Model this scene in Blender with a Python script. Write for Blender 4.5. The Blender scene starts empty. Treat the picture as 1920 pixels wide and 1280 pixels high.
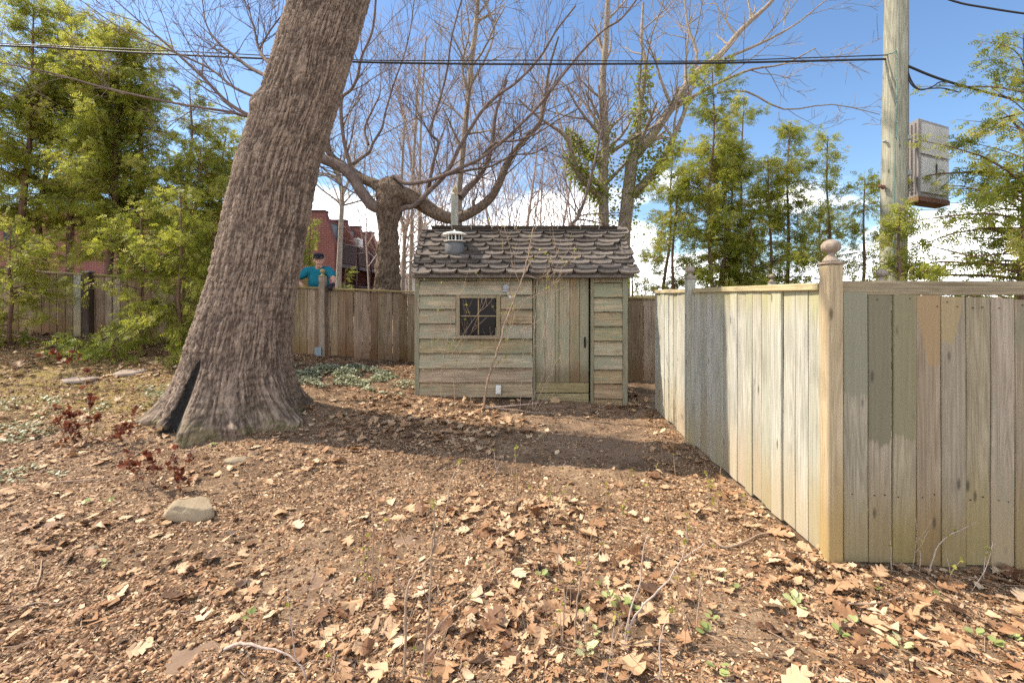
import bpy, bmesh, math, random
import numpy as np
from mathutils import Vector, Matrix

rng = np.random.default_rng(11)
random.seed(11)
scene = bpy.context.scene
COL = scene.collection
R = math.radians

# ---------------------------------------------------------------- camera
CAM_H = 1.62          # eye height in metres
HZ = 552.0            # row of the horizon in the 1920 px photograph
F = 900.0             # focal length in those pixels
cam_d = bpy.data.cameras.new('camera')
cam_d.sensor_width = 36.0
cam_d.lens = F / 1920 * 36
cam_d.shift_y = -(640 - HZ) / 1920
cam_d.clip_start = 0.05
cam_d.clip_end = 3000
cam = bpy.data.objects.new('camera', cam_d)
cam.location = (0, 0, CAM_H)
cam.rotation_euler = (R(90), 0, 0)
COL.objects.link(cam)
scene.camera = cam

# ---------------------------------------------------------------- light
SUN_EL = R(50)
SUN_AZ = math.atan2(-0.962, 0.275)
sun_vec = Vector((math.sin(SUN_AZ) * math.cos(SUN_EL), math.cos(SUN_AZ) * math.cos(SUN_EL), math.sin(SUN_EL)))
sun_d = bpy.data.lights.new('sun', 'SUN')
sun_d.energy = 3.8
sun_d.angle = R(0.55)
sun_d.color = (1.0, 0.90, 0.76)
sun = bpy.data.objects.new('sun', sun_d)
sun.rotation_euler = sun_vec.to_track_quat('Z', 'Y').to_euler()
sun.location = (-20, 6, 25)
COL.objects.link(sun)

scene.view_settings.view_transform = 'Standard'
scene.view_settings.look = 'None'
scene.view_settings.gamma = 1
scene.view_settings.exposure = 1.15
scene.view_settings.use_curve_mapping = False
scene.render.engine = 'CYCLES'
scene.cycles.max_bounces = 6
scene.cycles.diffuse_bounces = 4
scene.cycles.transmission_bounces = 4
scene.cycles.use_denoising = False
scene.cycles.use_adaptive_sampling = False
scene.cycles.sample_clamp_indirect = 3.0


class NT:
    """small wrapper over a node tree: n('ShaderNodeX', {'Input': value or socket}, attr=...)"""
    def __init__(self, tree):
        self.t = tree
        tree.nodes.clear()

    def n(self, typ, ins=None, **attrs):
        nd = self.t.nodes.new('ShaderNode' + typ)
        for k, v in attrs.items():
            setattr(nd, k, v)
        for k, v in (ins or {}).items():
            s = nd.inputs[k]
            if isinstance(v, bpy.types.NodeSocket):
                self.t.links.new(v, s)
            else:
                s.default_value = v
        return nd

    def math(self, op, a, b=0.0, c=0.0, clamp=False):
        return self.n('Math', {0: a, 1: b, 2: c}, operation=op, use_clamp=clamp).outputs[0]

    def vmul(self, v, s):
        return self.n('VectorMath', {0: v, 1: s}, operation='MULTIPLY').outputs[0]

    def vadd(self, v, s):
        return self.n('VectorMath', {0: v, 1: s}, operation='ADD').outputs[0]

    def noise(self, vec, scale, detail=4, rough=0.55, dist=0.0, dim='3D'):
        return self.n('TexNoise', {'Vector': vec, 'Scale': scale, 'Detail': detail, 'Roughness': rough, 'Distortion': dist}).outputs[0]

    def ramp(self, fac, stops, interp='LINEAR'):
        nd = self.n('ValToRGB', {'Fac': fac})
        cr = nd.color_ramp
        cr.interpolation = interp
        while len(cr.elements) > len(stops):
            cr.elements.remove(cr.elements[-1])
        while len(cr.elements) < len(stops):
            cr.elements.new(0.5)
        for e, (p, c) in zip(cr.elements, stops):
            e.position = p
            e.color = (*c, 1) if len(c) == 3 else c
        return nd.outputs[0]

    def maprange(self, v, a, b, c=0.0, d=1.0, smooth=True):
        return self.n('MapRange', {0: v, 1: a, 2: b, 3: c, 4: d}, interpolation_type='SMOOTHSTEP' if smooth else 'LINEAR').outputs[0]

    def mix(self, fac, a, b, blend='MIX'):
        nd = self.n('Mix', {}, data_type='RGBA', blend_type=blend)
        for i, v in ((0, fac), (6, a), (7, b)):
            if isinstance(v, bpy.types.NodeSocket):
                self.t.links.new(v, nd.inputs[i])
            else:
                nd.inputs[i].default_value = v if i == 0 else ((*v, 1) if len(v) == 3 else v)
        return nd.outputs[2]

    def bump(self, h, strength=0.5, dist=0.01, normal=None):
        ins = {'Height': h, 'Strength': strength, 'Distance': dist}
        if normal is not None:
            ins['Normal'] = normal
        return self.n('Bump', ins).outputs[0]

    def principled(self, col, rough=0.8, normal=None, spec=0.3, **kw):
        ins = {'Base Color': col if isinstance(col, bpy.types.NodeSocket) else (*col, 1), 'Roughness': rough, 'Specular IOR Level': spec}
        if normal is not None:
            ins['Normal'] = normal
        ins.update(kw)
        return self.n('BsdfPrincipled', ins).outputs[0]

    def out(self, sh):
        o = self.n('OutputMaterial')
        self.t.links.new(sh, o.inputs[0])


def new_mat(name):
    m = bpy.data.materials.new(name)
    m.use_nodes = True
    return m, NT(m.node_tree)


# ---------------------------------------------------------------- sky
world = bpy.data.worlds.new('World')
scene.world = world
world.use_nodes = True
W = NT(world.node_tree)
skyn = W.n('TexSky', sky_type='NISHITA', sun_disc=False, sun_elevation=SUN_EL, sun_rotation=SUN_AZ,
           altitude=60, air_density=1.0, dust_density=0.6, ozone_density=3.0)
bg_sky = W.n('Background', {'Color': W.mix(0.5, skyn.outputs[0], (0.74, 0.93, 1.06), 'MULTIPLY'), 'Strength': 0.095})
dirv = W.n('TexCoord').outputs['Generated']
sep = W.n('SeparateXYZ', {0: dirv})
zc = W.math('MAXIMUM', sep.outputs[2], 0.0)
zz = W.math('ADD', zc, 0.22)
pl = W.n('CombineXYZ', {0: W.math('DIVIDE', sep.outputs[0], zz), 1: W.math('DIVIDE', sep.outputs[1], zz), 2: 0.0}).outputs[0]
cl = W.noise(W.vadd(pl, (15.04, 13.92, 0.0)), 0.8, 7, 0.52, 0.25)
# cloud banks are thicker towards the horizon, in every direction
low = W.maprange(sep.outputs[2], 0.0, 0.22, 0.24, 0.0)
cov = W.math('ADD', cl, low)
mask = W.maprange(cov, 0.535, 0.64)
shade = W.noise(W.vadd(pl, (9.0, 2.0, 4.0)), 2.2, 5, 0.5)
ccol = W.ramp(shade, [(0.3, (0.84, 0.87, 0.93)), (0.6, (1.0, 0.985, 0.95))])
bg_cl = W.n('Background', {'Color': ccol, 'Strength': 1.75})
wmix = W.n('MixShader', {0: mask, 1: bg_sky.outputs[0], 2: bg_cl.outputs[0]})
wo = W.n('OutputWorld')
W.t.links.new(wmix.outputs[0], wo.inputs[0])


# ---------------------------------------------------------------- geometry helpers
def at(px, py, d):
    """point seen at pixel (px, py) of the photograph at d metres in front of the camera"""
    return Vector(((px - 960) / F * d, d, CAM_H - (py - HZ) / F * d))


def sstep(a, b, x):
    t = np.clip((np.asarray(x, float) - a) / (b - a), 0, 1)
    return t * t * (3 - 2 * t)


def gz(x, y):
    """height of the ground: level by the camera, rising to the back fence and to the left"""
    x = np.asarray(x, float)
    y = np.asarray(y, float)
    t = sstep(4.0, 8.6, y)
    z = t * (0.27 - 0.078 * np.clip(x, -12, 6))
    z = z - 0.045 * np.clip(x - 1.9, 0, 3) * (1 - sstep(3.0, 5.0, y))
    return z


def gzf(x, y):
    return float(gz(x, y))


def _hash(ix, iy, iz):
    h = (ix.astype(np.int64) * 374761393 + iy.astype(np.int64) * 668265263 + iz.astype(np.int64) * 2147483647) & 0xFFFFFFFF
    h = ((h ^ (h >> 13)) * 1274126177) & 0xFFFFFFFF
    h = h ^ (h >> 16)
    return (h & 0xFFFFFF) / float(0xFFFFFF)


def vnoise(p):
    """value noise in 0..1 for an (N, 3) array"""
    p = np.asarray(p, float)
    i = np.floor(p).astype(np.int64)
    f = p - i
    f = f * f * (3 - 2 * f)
    x, y, z = i[:, 0], i[:, 1], i[:, 2]
    fx, fy, fz = f[:, 0], f[:, 1], f[:, 2]

    def L(a, b, t):
        return a + (b - a) * t
    return L(L(L(_hash(x, y, z), _hash(x + 1, y, z), fx), L(_hash(x, y + 1, z), _hash(x + 1, y + 1, z), fx), fy),
             L(L(_hash(x, y, z + 1), _hash(x + 1, y, z + 1), fx), L(_hash(x, y + 1, z + 1), _hash(x + 1, y + 1, z + 1), fx), fy), fz)


def fbm(p, oct=4, gain=0.5):
    p = np.asarray(p, float)
    a, s, t = 1.0, 0.0, 0.0
    for k in range(oct):
        s = s + a * vnoise(p * (2 ** k) + 17.3 * k)
        t += a
        a *= gain
    return s / t


def mesh_np(name, v, faces, mat=None, smooth=False, attrs=None):
    """mesh from numpy arrays; faces is an (M,3)/(M,4) array or a list of such arrays"""
    if isinstance(faces, np.ndarray):
        faces = [faces]
    me = bpy.data.meshes.new(name)
    v = np.asarray(v, np.float32)
    loops = np.concatenate([f.reshape(-1) for f in faces]).astype(np.int32)
    cnt = np.concatenate([np.full(len(f), f.shape[1], np.int32) for f in faces])
    me.vertices.add(len(v))
    me.vertices.foreach_set('co', v.reshape(-1))
    me.loops.add(len(loops))
    me.loops.foreach_set('vertex_index', loops)
    me.polygons.add(len(cnt))
    starts = np.zeros(len(cnt), np.int32)
    starts[1:] = np.cumsum(cnt)[:-1]
    me.polygons.foreach_set('loop_start', starts)
    if smooth:
        me.polygons.foreach_set('use_smooth', np.ones(len(cnt), bool))
    me.update(calc_edges=True)
    for k, a in (attrs or {}).items():
        a = np.asarray(a, np.float32)
        at_ = me.attributes.new(k, 'FLOAT' if a.ndim == 1 else 'FLOAT_VECTOR', 'POINT')
        at_.data.foreach_set('value' if a.ndim == 1 else 'vector', a.reshape(-1))
    if mat:
        me.materials.append(mat)
    me.validate()
    return me


def mesh_py(name, v, f, mat=None, smooth=False):
    me = bpy.data.meshes.new(name)
    me.from_pydata([tuple(a) for a in v], [], f)
    if smooth:
        me.polygons.foreach_set('use_smooth', [True] * len(me.polygons))
    if mat:
        me.materials.append(mat)
    me.update()
    return me


def link(name, data, parent=None, loc=(0, 0, 0), rot=None):
    """object at world place loc; parents are only ever moved, never turned"""
    o = bpy.data.objects.new(name, data)
    COL.objects.link(o)
    loc = Vector(loc)
    if parent is not None:
        o.parent = parent
        p = parent
        while p is not None:
            loc = loc - p.location
            p = p.parent
    o.location = loc
    if rot is not None:
        o.rotation_euler = rot
    return o


def tag(o, label=None, cat=None, group=None, kind=None):
    if label:
        o['label'] = label
    if cat:
        o['category'] = cat
    if group:
        o['group'] = group
    if kind:
        o['kind'] = kind
    return o


def thing(name, label, cat, loc, group=None):
    o = bpy.data.objects.new(name, None)
    o.empty_display_size = 0.2
    COL.objects.link(o)
    o.location = loc
    return tag(o, label, cat, group)


def box_mesh(name, sx, sy, sz, mat, bev=0.004, base=True, jit=0.0):
    """bevelled box, centred in x and y, standing on z=0 (or centred when base is False)"""
    bm = bmesh.new()
    bmesh.ops.create_cube(bm, size=1.0)
    for v in bm.verts:
        v.co = Vector((v.co.x * sx, v.co.y * sy, (v.co.z + (0.5 if base else 0)) * sz))
        if jit:
            v.co += Vector((random.uniform(-jit, jit), random.uniform(-jit, jit), random.uniform(-jit, jit)))
    if bev:
        bmesh.ops.bevel(bm, geom=bm.edges[:], offset=bev, segments=1, affect='EDGES', profile=0.6)
    me = bpy.data.meshes.new(name)
    bm.to_mesh(me)
    bm.free()
    me.materials.append(mat)
    return me


def board_mesh(name, w, t, h, mat, bev=0.004, warp=0.004, top=0.0):
    """upright board, front face on -y, origin at the middle of its foot; top tilts its upper end"""
    b = bev
    prof = [(-w / 2 + b, -t / 2), (w / 2 - b, -t / 2), (w / 2, -t / 2 + b), (w / 2, t / 2 - b), (w / 2 - b, t / 2), (-w / 2 + b, t / 2), (-w / 2, t / 2 - b), (-w / 2, -t / 2 + b)]
    v, f = [], []
    n = 8
    zs = [0, h * 0.33, h * 0.7, h]
    for k, z in enumerate(zs):
        ox, oy = (0, 0) if k in (0,) else (random.uniform(-warp, warp) * .6, random.uniform(-warp, warp))
        for x, y in prof:
            zz_ = z + (top * x / w if k == 3 else 0) + (random.uniform(-.002, .002) if k in (0, 3) else 0)
            v.append((x + ox, y + oy, zz_))
    for k in range(len(zs) - 1):
        for i in range(n):
            j = (i + 1) % n
            f.append((k * n + i, k * n + j, (k + 1) * n + j, (k + 1) * n + i))
    f.append(tuple(range(n - 1, -1, -1)))
    m = (len(zs) - 1) * n
    f.append(tuple(m + i for i in range(n)))
    return mesh_py(name, v, f, mat)


def prism_mesh(name, prof, length, mat, seg=1, wob=0.0):
    """profile in (x, y), run along local z from 0 to length"""
    v, f = [], []
    n = len(prof)
    for k in range(seg + 1):
        ox, oy = (random.uniform(-wob, wob), random.uniform(-wob, wob)) if 0 < k < seg else (0, 0)
        for x, y in prof:
            v.append((x + ox, y + oy, length * k / seg))
    for k in range(seg):
        for i in range(n):
            j = (i + 1) % n
            f.append((k * n + i, k * n + j, (k + 1) * n + j, (k + 1) * n + i))
    f.append(tuple(range(n - 1, -1, -1)))
    f.append(tuple(seg * n + i for i in range(n)))
    return mesh_py(name, v, f, mat)


def lathe_mesh(name, prof, n, mat, smooth=True):
    v, f = [], []
    for r, z in prof:
        for i in range(n):
            a = 2 * math.pi * i / n
            v.append((r * math.cos(a), r * math.sin(a), z))
    for k in range(len(prof) - 1):
        for i in range(n):
            j = (i + 1) % n
            f.append((k * n + i, k * n + j, (k + 1) * n + j, (k + 1) * n + i))
    f.append(tuple(range(n - 1, -1, -1)))
    m = (len(prof) - 1) * n
    f.append(tuple(m + i for i in range(n)))
    return mesh_py(name, v, f, mat, smooth)


class Tubes:
    """collects tapered tubes and builds them as one mesh"""
    def __init__(self):
        self.g = {}

    def add(self, pts, radii, sides=5):
        self.g.setdefault((len(pts), sides), []).append(([tuple(p) for p in pts], list(radii)))

    def arrays(self):
        V, Fq, tint = [], [], []
        off = 0
        for (n, s), items in self.g.items():
            P = np.array([i[0] for i in items], float)          # (B, n, 3)
            Rr = np.array([i[1] for i in items], float)         # (B, n)
            B = len(items)
            T = np.empty_like(P)
            T[:, 1:-1] = P[:, 2:] - P[:, :-2]
            T[:, 0] = P[:, 1] - P[:, 0]
            T[:, -1] = P[:, -1] - P[:, -2]
            T /= np.linalg.norm(T, axis=2, keepdims=True) + 1e-9
            chord = T.mean(axis=1)
            ref = np.zeros((B, 3))
            ref[np.arange(B), np.argmin(np.abs(chord), axis=1)] = 1.0
            U = np.cross(T, ref[:, None, :])
            U /= np.linalg.norm(U, axis=2, keepdims=True) + 1e-9
            Wv = np.cross(T, U)
            a = np.arange(s) * 2 * np.pi / s
            ring = U[:, :, None, :] * np.cos(a)[None, None, :, None] + Wv[:, :, None, :] * np.sin(a)[None, None, :, None]
            vv = P[:, :, None, :] + ring * Rr[:, :, None, None]
            V.append(vv.reshape(-1, 3))
            base = off + np.arange(B)[:, None, None] * (n * s) + np.arange(n - 1)[None, :, None] * s
            i = np.arange(s)[None, None, :]
            j = (i + 1) % s
            q = np.stack([base + i, base + s + i, base + s + j, base + j], axis=-1)
            Fq.append(q.reshape(-1, 4))
            off += B * n * s
        return np.concatenate(V), np.concatenate(Fq)

    def mesh(self, name, mat, smooth=True):
        v, f = self.arrays()
        return mesh_np(name, v, f, mat, smooth)


def smooth_path(pts, radii, k=3):
    """Catmull-Rom through the points, k pieces per span"""
    P = [Vector(p) for p in pts]
    o, r = [], []
    n = len(P)
    for i in range(n - 1):
        p0, p1, p2, p3 = P[max(i - 1, 0)], P[i], P[i + 1], P[min(i + 2, n - 1)]
        for j in range(k):
            t = j / k
            o.append(0.5 * ((2 * p1) + (p2 - p0) * t + (2 * p0 - 5 * p1 + 4 * p2 - p3) * t * t + (3 * p1 - p0 - 3 * p2 + p3) * t ** 3))
            r.append(radii[i] + (radii[i + 1] - radii[i]) * t)
    o.append(P[-1])
    r.append(radii[-1])
    return o, r


def rand_unit():
    v = Vector((random.gauss(0, 1), random.gauss(0, 1), random.gauss(0, 1)))
    return v.normalized()


def grow(tb, start, d, length, r, level, up=0.12, kids=(3, 5), wig=0.16, sides=4, rmin=0.003, spread=(28, 58), npt=5, end=0.4, kl=(0.42, 0.75)):
    """one branch and, level by level, its twigs"""
    d = Vector(d).normalized()
    p = Vector(start)
    pts, rr = [p.copy()], [r]
    for i in range(1, npt):
        d = (d + rand_unit() * wig + Vector((0, 0, up * 0.4))).normalized()
        p = p + d * (length / (npt - 1))
        pts.append(p.copy())
        rr.append(max(r * (1 - (1 - end) * i / (npt - 1)), rmin))
    tb.add(pts, rr, sides if level > 1 else 3)
    if level <= 0:
        return
    for _ in range(random.randint(*kids)):
        t = random.uniform(0.25, 0.97) * (npt - 1)
        i = min(int(t), npt - 2)
        q = pts[i].lerp(pts[i + 1], t - i)
        ax = (pts[i + 1] - pts[i]).normalized()
        side = rand_unit().cross(ax).normalized()
        an = R(random.uniform(*spread))
        nd = (ax * math.cos(an) + side * math.sin(an)).normalized()
        nd = (nd + Vector((0, 0, up))).normalized()
        grow(tb, q, nd, length * random.uniform(*kl), max(rr[i] * random.uniform(0.45, 0.68), rmin), level - 1, up, kids, wig, sides, rmin, spread, npt, end, kl)


def sprout(tb, pts, rad, n, length, level, t0=0.2, up=0.15, rmin=0.003, rscale=0.5, rmax=0.02, spread=(30, 65), kids=(3, 4), kl=(0.42, 0.75)):
    """twigs growing off a finished limb"""
    m = len(pts)
    for _ in range(n):
        t = random.uniform(t0, 0.99) * (m - 1)
        i = min(int(t), m - 2)
        q = pts[i].lerp(pts[i + 1], t - i)
        ax = (pts[i + 1] - pts[i]).normalized()
        side = rand_unit().cross(ax).normalized()
        an = R(random.uniform(*spread))
        nd = (ax * math.cos(an) + side * math.sin(an) + Vector((0, 0, up))).normalized()
        grow(tb, q, nd, length * random.uniform(0.6, 1.2), max(min(rad[i] * rscale, rmax), rmin), level, up, kids, rmin=rmin, kl=kl)


def rot_from(dirs, roll, droop=None):
    """(N,3,3) matrices whose columns are: along dirs, sideways, normal; turned by roll about dirs"""
    d = dirs / (np.linalg.norm(dirs, axis=1, keepdims=True) + 1e-9)
    ref = np.tile(np.array([[0.0, 0.0, 1.0]]), (len(d), 1))
    par = np.abs(d[:, 2]) > 0.98
    ref[par] = (1, 0, 0)
    s = np.cross(ref, d)
    s /= np.linalg.norm(s, axis=1, keepdims=True) + 1e-9
    n = np.cross(d, s)
    c, si = np.cos(roll)[:, None], np.sin(roll)[:, None]
    s2 = s * c + n * si
    n2 = -s * si + n * c
    return np.stack([d, s2, n2], axis=2)


def scatter(tmpl_v, tmpl_f, pos, rot, scale):
    """many placed copies of a small template as arrays"""
    N, T = len(pos), len(tmpl_v)
    v = np.einsum('nij,tj->nti', rot, tmpl_v) * np.asarray(scale).reshape(N, 1, -1) + pos[:, None, :]
    f = (tmpl_f[None] + (np.arange(N) * T)[:, None, None]).reshape(-1, tmpl_f.shape[1])
    return v.reshape(-1, 3), f
# ---------------------------------------------------------------- materials
def wood_mat(name, c1, c2, low=None, low_h=0.5, top=None, top_h=None, patch=None, patch_col=None, tint=0.25, paint=None, paint_amt=0.5, rough=0.85, knots=True, gscale=1.0, bump=0.5):
    """weathered board: grain runs along local z; low / top are the stains at its two ends; paint is worn paint"""
    m, t = new_mat(name)
    oc = t.n('TexCoord').outputs['Object']
    rnd = t.n('ObjectInfo').outputs['Random']
    off = t.n('CombineXYZ', {0: t.math('MULTIPLY', rnd, 31.0), 1: t.math('MULTIPLY', rnd, 17.0), 2: t.math('MULTIPLY', rnd, 53.0)}).outputs[0]
    p = t.vadd(oc, off)
    fine = t.noise(t.vmul(p, (70 * gscale, 70 * gscale, 1.8)), 1.0, 5, 0.6)
    fig = t.noise(t.vmul(p, (11 * gscale, 11 * gscale, 0.55)), 1.0, 2, 0.5, 0.6)
    rings = t.math('MULTIPLY_ADD', t.math('SINE', t.math('MULTIPLY', fig, 70.0)), 0.5, 0.5)
    blot = t.noise(t.vmul(p, (6, 6, 2.0)), 1.0, 4, 0.6)
    g = t.math('ADD', t.math('MULTIPLY', fine, 0.65), t.math('MULTIPLY', rings, 0.16))
    g = t.math('ADD', g, t.math('MULTIPLY', t.math('SUBTRACT', blot, 0.5), 0.5))
    col = t.ramp(g, [(0.22, c1), (0.62, c2)])
    if paint:
        pm = t.noise(t.vmul(p, (22, 22, 2.6)), 1.0, 6, 0.68)
        pw = t.noise(t.vmul(p, (2.2, 2.2, 1.1)), 1.0, 2, 0.5)
        pf = t.maprange(t.math('ADD', pm, t.math('MULTIPLY', pw, 0.7)), 1.18 - 0.7 * paint_amt, 1.34 - 0.7 * paint_amt)
        col = t.mix(pf, col, t.mix(fine, tuple(0.75 * x for x in paint), paint))
    hz = t.n('SeparateXYZ', {0: oc}).outputs[2]
    wob = t.math('MULTIPLY', t.math('SUBTRACT', t.noise(t.vmul(p, (9, 9, 1.2)), 1.0, 3), 0.5), 0.7)
    if low:
        lf = t.maprange(t.math('ADD', hz, t.math('MULTIPLY', wob, low_h)), low_h * 0.15, low_h, 0.85, 0.0)
        col = t.mix(lf, col, t.mix(fine, tuple(0.7 * x for x in low), low))
    if top:
        tf = t.maprange(t.math('ADD', hz, t.math('MULTIPLY', wob, 0.5)), top_h - 0.30, top_h, 0.0, 0.7)
        col = t.mix(tf, col, top)
    if patch:
        # a stain or bare patch with a shape of its own: (height it starts at, slant, offset), drawn down from the head of the board
        z0, sl, xo = patch
        lx_ = t.n('SeparateXYZ', {0: oc}).outputs[0]
        edge = t.math('ADD', t.math('MULTIPLY', t.math('MAXIMUM', t.math('MULTIPLY', t.math('SUBTRACT', lx_, xo), -sl), 0.0), 1.0), t.math('ADD', z0, t.math('MULTIPLY', wob, 0.25)))
        edge = t.math('ADD', edge, t.math('MULTIPLY', t.math('SUBTRACT', fine, 0.5), 0.12))
        pf2 = t.maprange(t.math('SUBTRACT', hz, edge), -0.012, 0.012, 0.0, 0.92)
        col = t.mix(pf2, col, t.mix(fine, tuple(0.72 * x for x in patch_col), patch_col))
    if knots:
        vo = t.n('TexVoronoi', {'Vector': t.vmul(p, (8, 8, 2.6)), 'Scale': 1.0})
        kf = t.maprange(vo.outputs['Distance'], 0.04, 0.14, 0.8, 0.0)
        col = t.mix(kf, col, tuple(0.35 * x for x in c1))
    # whole-board variation
    v2 = t.math('FRACT', t.math('MULTIPLY', rnd, 7.31))
    gain = t.maprange(v2, 0, 1, 1 - tint, 1 + tint, False)
    hs = t.n('HueSaturation', {'Hue': t.maprange(rnd, 0, 1, 0.49, 0.512, False), 'Saturation': t.maprange(v2, 0, 1, 1.12, 0.8, False), 'Value': gain, 'Color': col}).outputs[0]
    nrm = t.bump(t.math('ADD', fine, t.math('MULTIPLY', rings, 0.3)), bump, 0.004)
    t.out(t.principled(hs, rough, nrm, 0.2))
    return m


def simple_mat(name, col, rough=0.6, spec=0.4, metal=0.0, var=0.15, scale=14.0, bump=0.15, bdist=0.004):
    m, t = new_mat(name)
    oc = t.n('TexCoord').outputs['Object']
    n = t.noise(oc, scale, 5, 0.6)
    c = t.mix(n, tuple(max(x * (1 - var), 0) for x in col), tuple(x * (1 + var) for x in col))
    nrm = t.bump(t.noise(oc, scale * 6, 3), bump, bdist)
    t.out(t.principled(c, rough, nrm, spec, Metallic=metal))
    return m


def bark_mat(name, dark, light, sx=30.0, sz=5.0, bump=0.8, attr=False, green=None, dist=0.01):
    m, t = new_mat(name)
    oc = t.n('Attribute', attribute_name='rest').outputs['Vector'] if attr else t.n('TexCoord').outputs['Object']
    a = t.noise(t.vmul(oc, (sx, sx, sz)), 1.0, 5, 0.62)
    b = t.noise(oc, 3.0, 4, 0.6)
    f = t.math('ADD', t.math('MULTIPLY', a, 0.75), t.math('MULTIPLY', b, 0.25))
    if attr:
        at_ = t.n('Attribute', attribute_name='ridge').outputs['Fac']
        f = t.math('ADD', t.math('MULTIPLY', f, 0.66), t.math('MULTIPLY', at_, 0.33))
    col = t.ramp(f, [(0.31, dark), (0.66, light)] if attr else [(0.30, dark), (0.68, light)])
    if green:
        gm = t.n('Attribute', attribute_name='moss').outputs['Fac']
        col = t.mix(t.math('MULTIPLY', gm, t.maprange(t.noise(oc, 7.0, 5), 0.4, 0.62)), col, green)
    if attr:
        ch = t.n('Attribute', attribute_name='char').outputs['Fac']
        col = t.mix(t.maprange(t.math('ADD', ch, t.math('MULTIPLY', t.math('SUBTRACT', t.noise(t.vmul(oc, (40, 40, 9)), 1.0, 5), 0.5), 1.1)), 0.38, 0.62), col, t.mix(a, (0.006, 0.006, 0.006), (0.04, 0.035, 0.032)))
    t.out(t.principled(col, 0.9, t.bump(a, bump, dist), 0.15))
    return m


def foliage_mat(name, stops, trans=0.35, rough=0.55, glow=(0.55, 0.57, 0.08)):
    m, t = new_mat(name)
    tn = t.n('Attribute', attribute_name='tint').outputs['Fac']
    col = t.ramp(tn, stops)
    pr = t.principled(col, rough, None, 0.25)
    tr = t.n('BsdfTranslucent', {'Color': t.mix(0.6, col, glow)}).outputs[0]
    t.out(t.n('MixShader', {0: trans, 1: pr, 2: tr}).outputs[0])
    return m


LEAF_STOPS = [(0.0, (0.05, 0.028, 0.018)), (0.16, (0.155, 0.075, 0.038)), (0.34, (0.31, 0.165, 0.082)), (0.55, (0.42, 0.25, 0.135)), (0.8, (0.52, 0.345, 0.20)), (1.0, (0.65, 0.49, 0.32))]


def dead_leaf_mat(name, attr):
    m, t = new_mat(name)
    oc = t.n('TexCoord').outputs['Object']
    if attr:
        r = t.n('Attribute', attribute_name='tint').outputs['Fac']
    else:
        r = t.n('ObjectInfo').outputs['Random']
    n = t.noise(oc, 26.0, 4, 0.6)
    col = t.ramp(t.math('ADD', r, t.math('MULTIPLY', t.math('SUBTRACT', n, 0.5), 0.3)), LEAF_STOPS)
    pr = t.principled(col, 0.62, t.bump(n, 0.3, 0.004), 0.25)
    tr = t.n('BsdfTranslucent', {'Color': col}).outputs[0]
    t.out(t.n('MixShader', {0: 0.15, 1: pr, 2: tr}).outputs[0])
    return m


M = {}
M['side_board'] = wood_mat('side_fence_wood', (0.25, 0.24, 0.19), (0.49, 0.465, 0.38), low=(0.43, 0.345, 0.215), low_h=0.7, top=(0.40, 0.36, 0.18), top_h=1.66, tint=0.12, rough=0.8, paint=(0.43, 0.43, 0.35), paint_amt=0.34)
M['front_board'] = wood_mat('front_fence_wood', (0.21, 0.165, 0.105), (0.38, 0.315, 0.215), low=(0.34, 0.25, 0.115), low_h=0.75, tint=0.20, paint=(0.265, 0.245, 0.16), paint_amt=0.45)
FB = dict(low=(0.292, 0.215, 0.099), low_h=0.6, tint=0.08)
M['tan_board'] = wood_mat('bare_tan_patch_wood', (0.215, 0.172, 0.116), (0.378, 0.318, 0.224), patch=(1.22, 4.5, 0.0), patch_col=(0.40, 0.30, 0.17), **FB)
M['tan_board_half'] = wood_mat('half_bare_patch_wood', (0.215, 0.176, 0.129), (0.361, 0.310, 0.228), patch=(1.34, -4.0, -0.01), patch_col=(0.396, 0.301, 0.172), **FB)
M['stain_board'] = wood_mat('green_stained_top_wood', (0.206, 0.172, 0.120), (0.378, 0.327, 0.232), patch=(1.0, 0.5, 0.0), patch_col=(0.255, 0.24, 0.165), **FB)
M['stain_board_dark'] = wood_mat('dark_stained_top_wood', (0.215, 0.172, 0.120), (0.378, 0.318, 0.228), patch=(0.722, 0.688, 0.000), patch_col=(0.20, 0.18, 0.115), **FB)
M['stain_board_olive'] = wood_mat('olive_stained_top_wood', (0.224, 0.185, 0.129), (0.396, 0.335, 0.241), patch=(0.757, 0.344, 0.000), patch_col=(0.265, 0.235, 0.15), **FB)
M['post_wood'] = wood_mat('fence_post_wood', (0.32, 0.245, 0.155), (0.55, 0.45, 0.31), tint=0.1, low=(0.44, 0.31, 0.15), low_h=0.7)
M['post_grey'] = wood_mat('grey_post_wood', (0.26, 0.25, 0.20), (0.44, 0.42, 0.34), tint=0.12, low=(0.46, 0.36, 0.18), low_h=0.7)
M['finial'] = wood_mat('finial_wood', (0.20, 0.155, 0.11), (0.38, 0.31, 0.235), tint=0.1, knots=False)
M['rail_tan'] = wood_mat('sunlit_rail_wood', (0.30, 0.24, 0.12), (0.52, 0.43, 0.24), tint=0.1)  # lighter copy of the fence rail wood, sunlight put into its colour
M['rail_brown'] = wood_mat('shaded_rail_wood', (0.17, 0.125, 0.075), (0.33, 0.26, 0.17), tint=0.1)  # darker copy of the same rail wood, shade put into its colour
M['back_board'] = wood_mat('old_brown_board_wood', (0.145, 0.10, 0.06), (0.35, 0.25, 0.16), low=(0.25, 0.145, 0.07), low_h=0.45, tint=0.28)
M['back_post'] = wood_mat('old_post_wood', (0.17, 0.13, 0.09), (0.36, 0.29, 0.21), tint=0.15)
M['dark_post'] = wood_mat('dark_post_wood', (0.055, 0.04, 0.03), (0.12, 0.09, 0.065), tint=0.1)
M['back_rail'] = wood_mat('mossy_rail_wood', (0.20, 0.15, 0.07), (0.40, 0.31, 0.16), tint=0.15)
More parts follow.
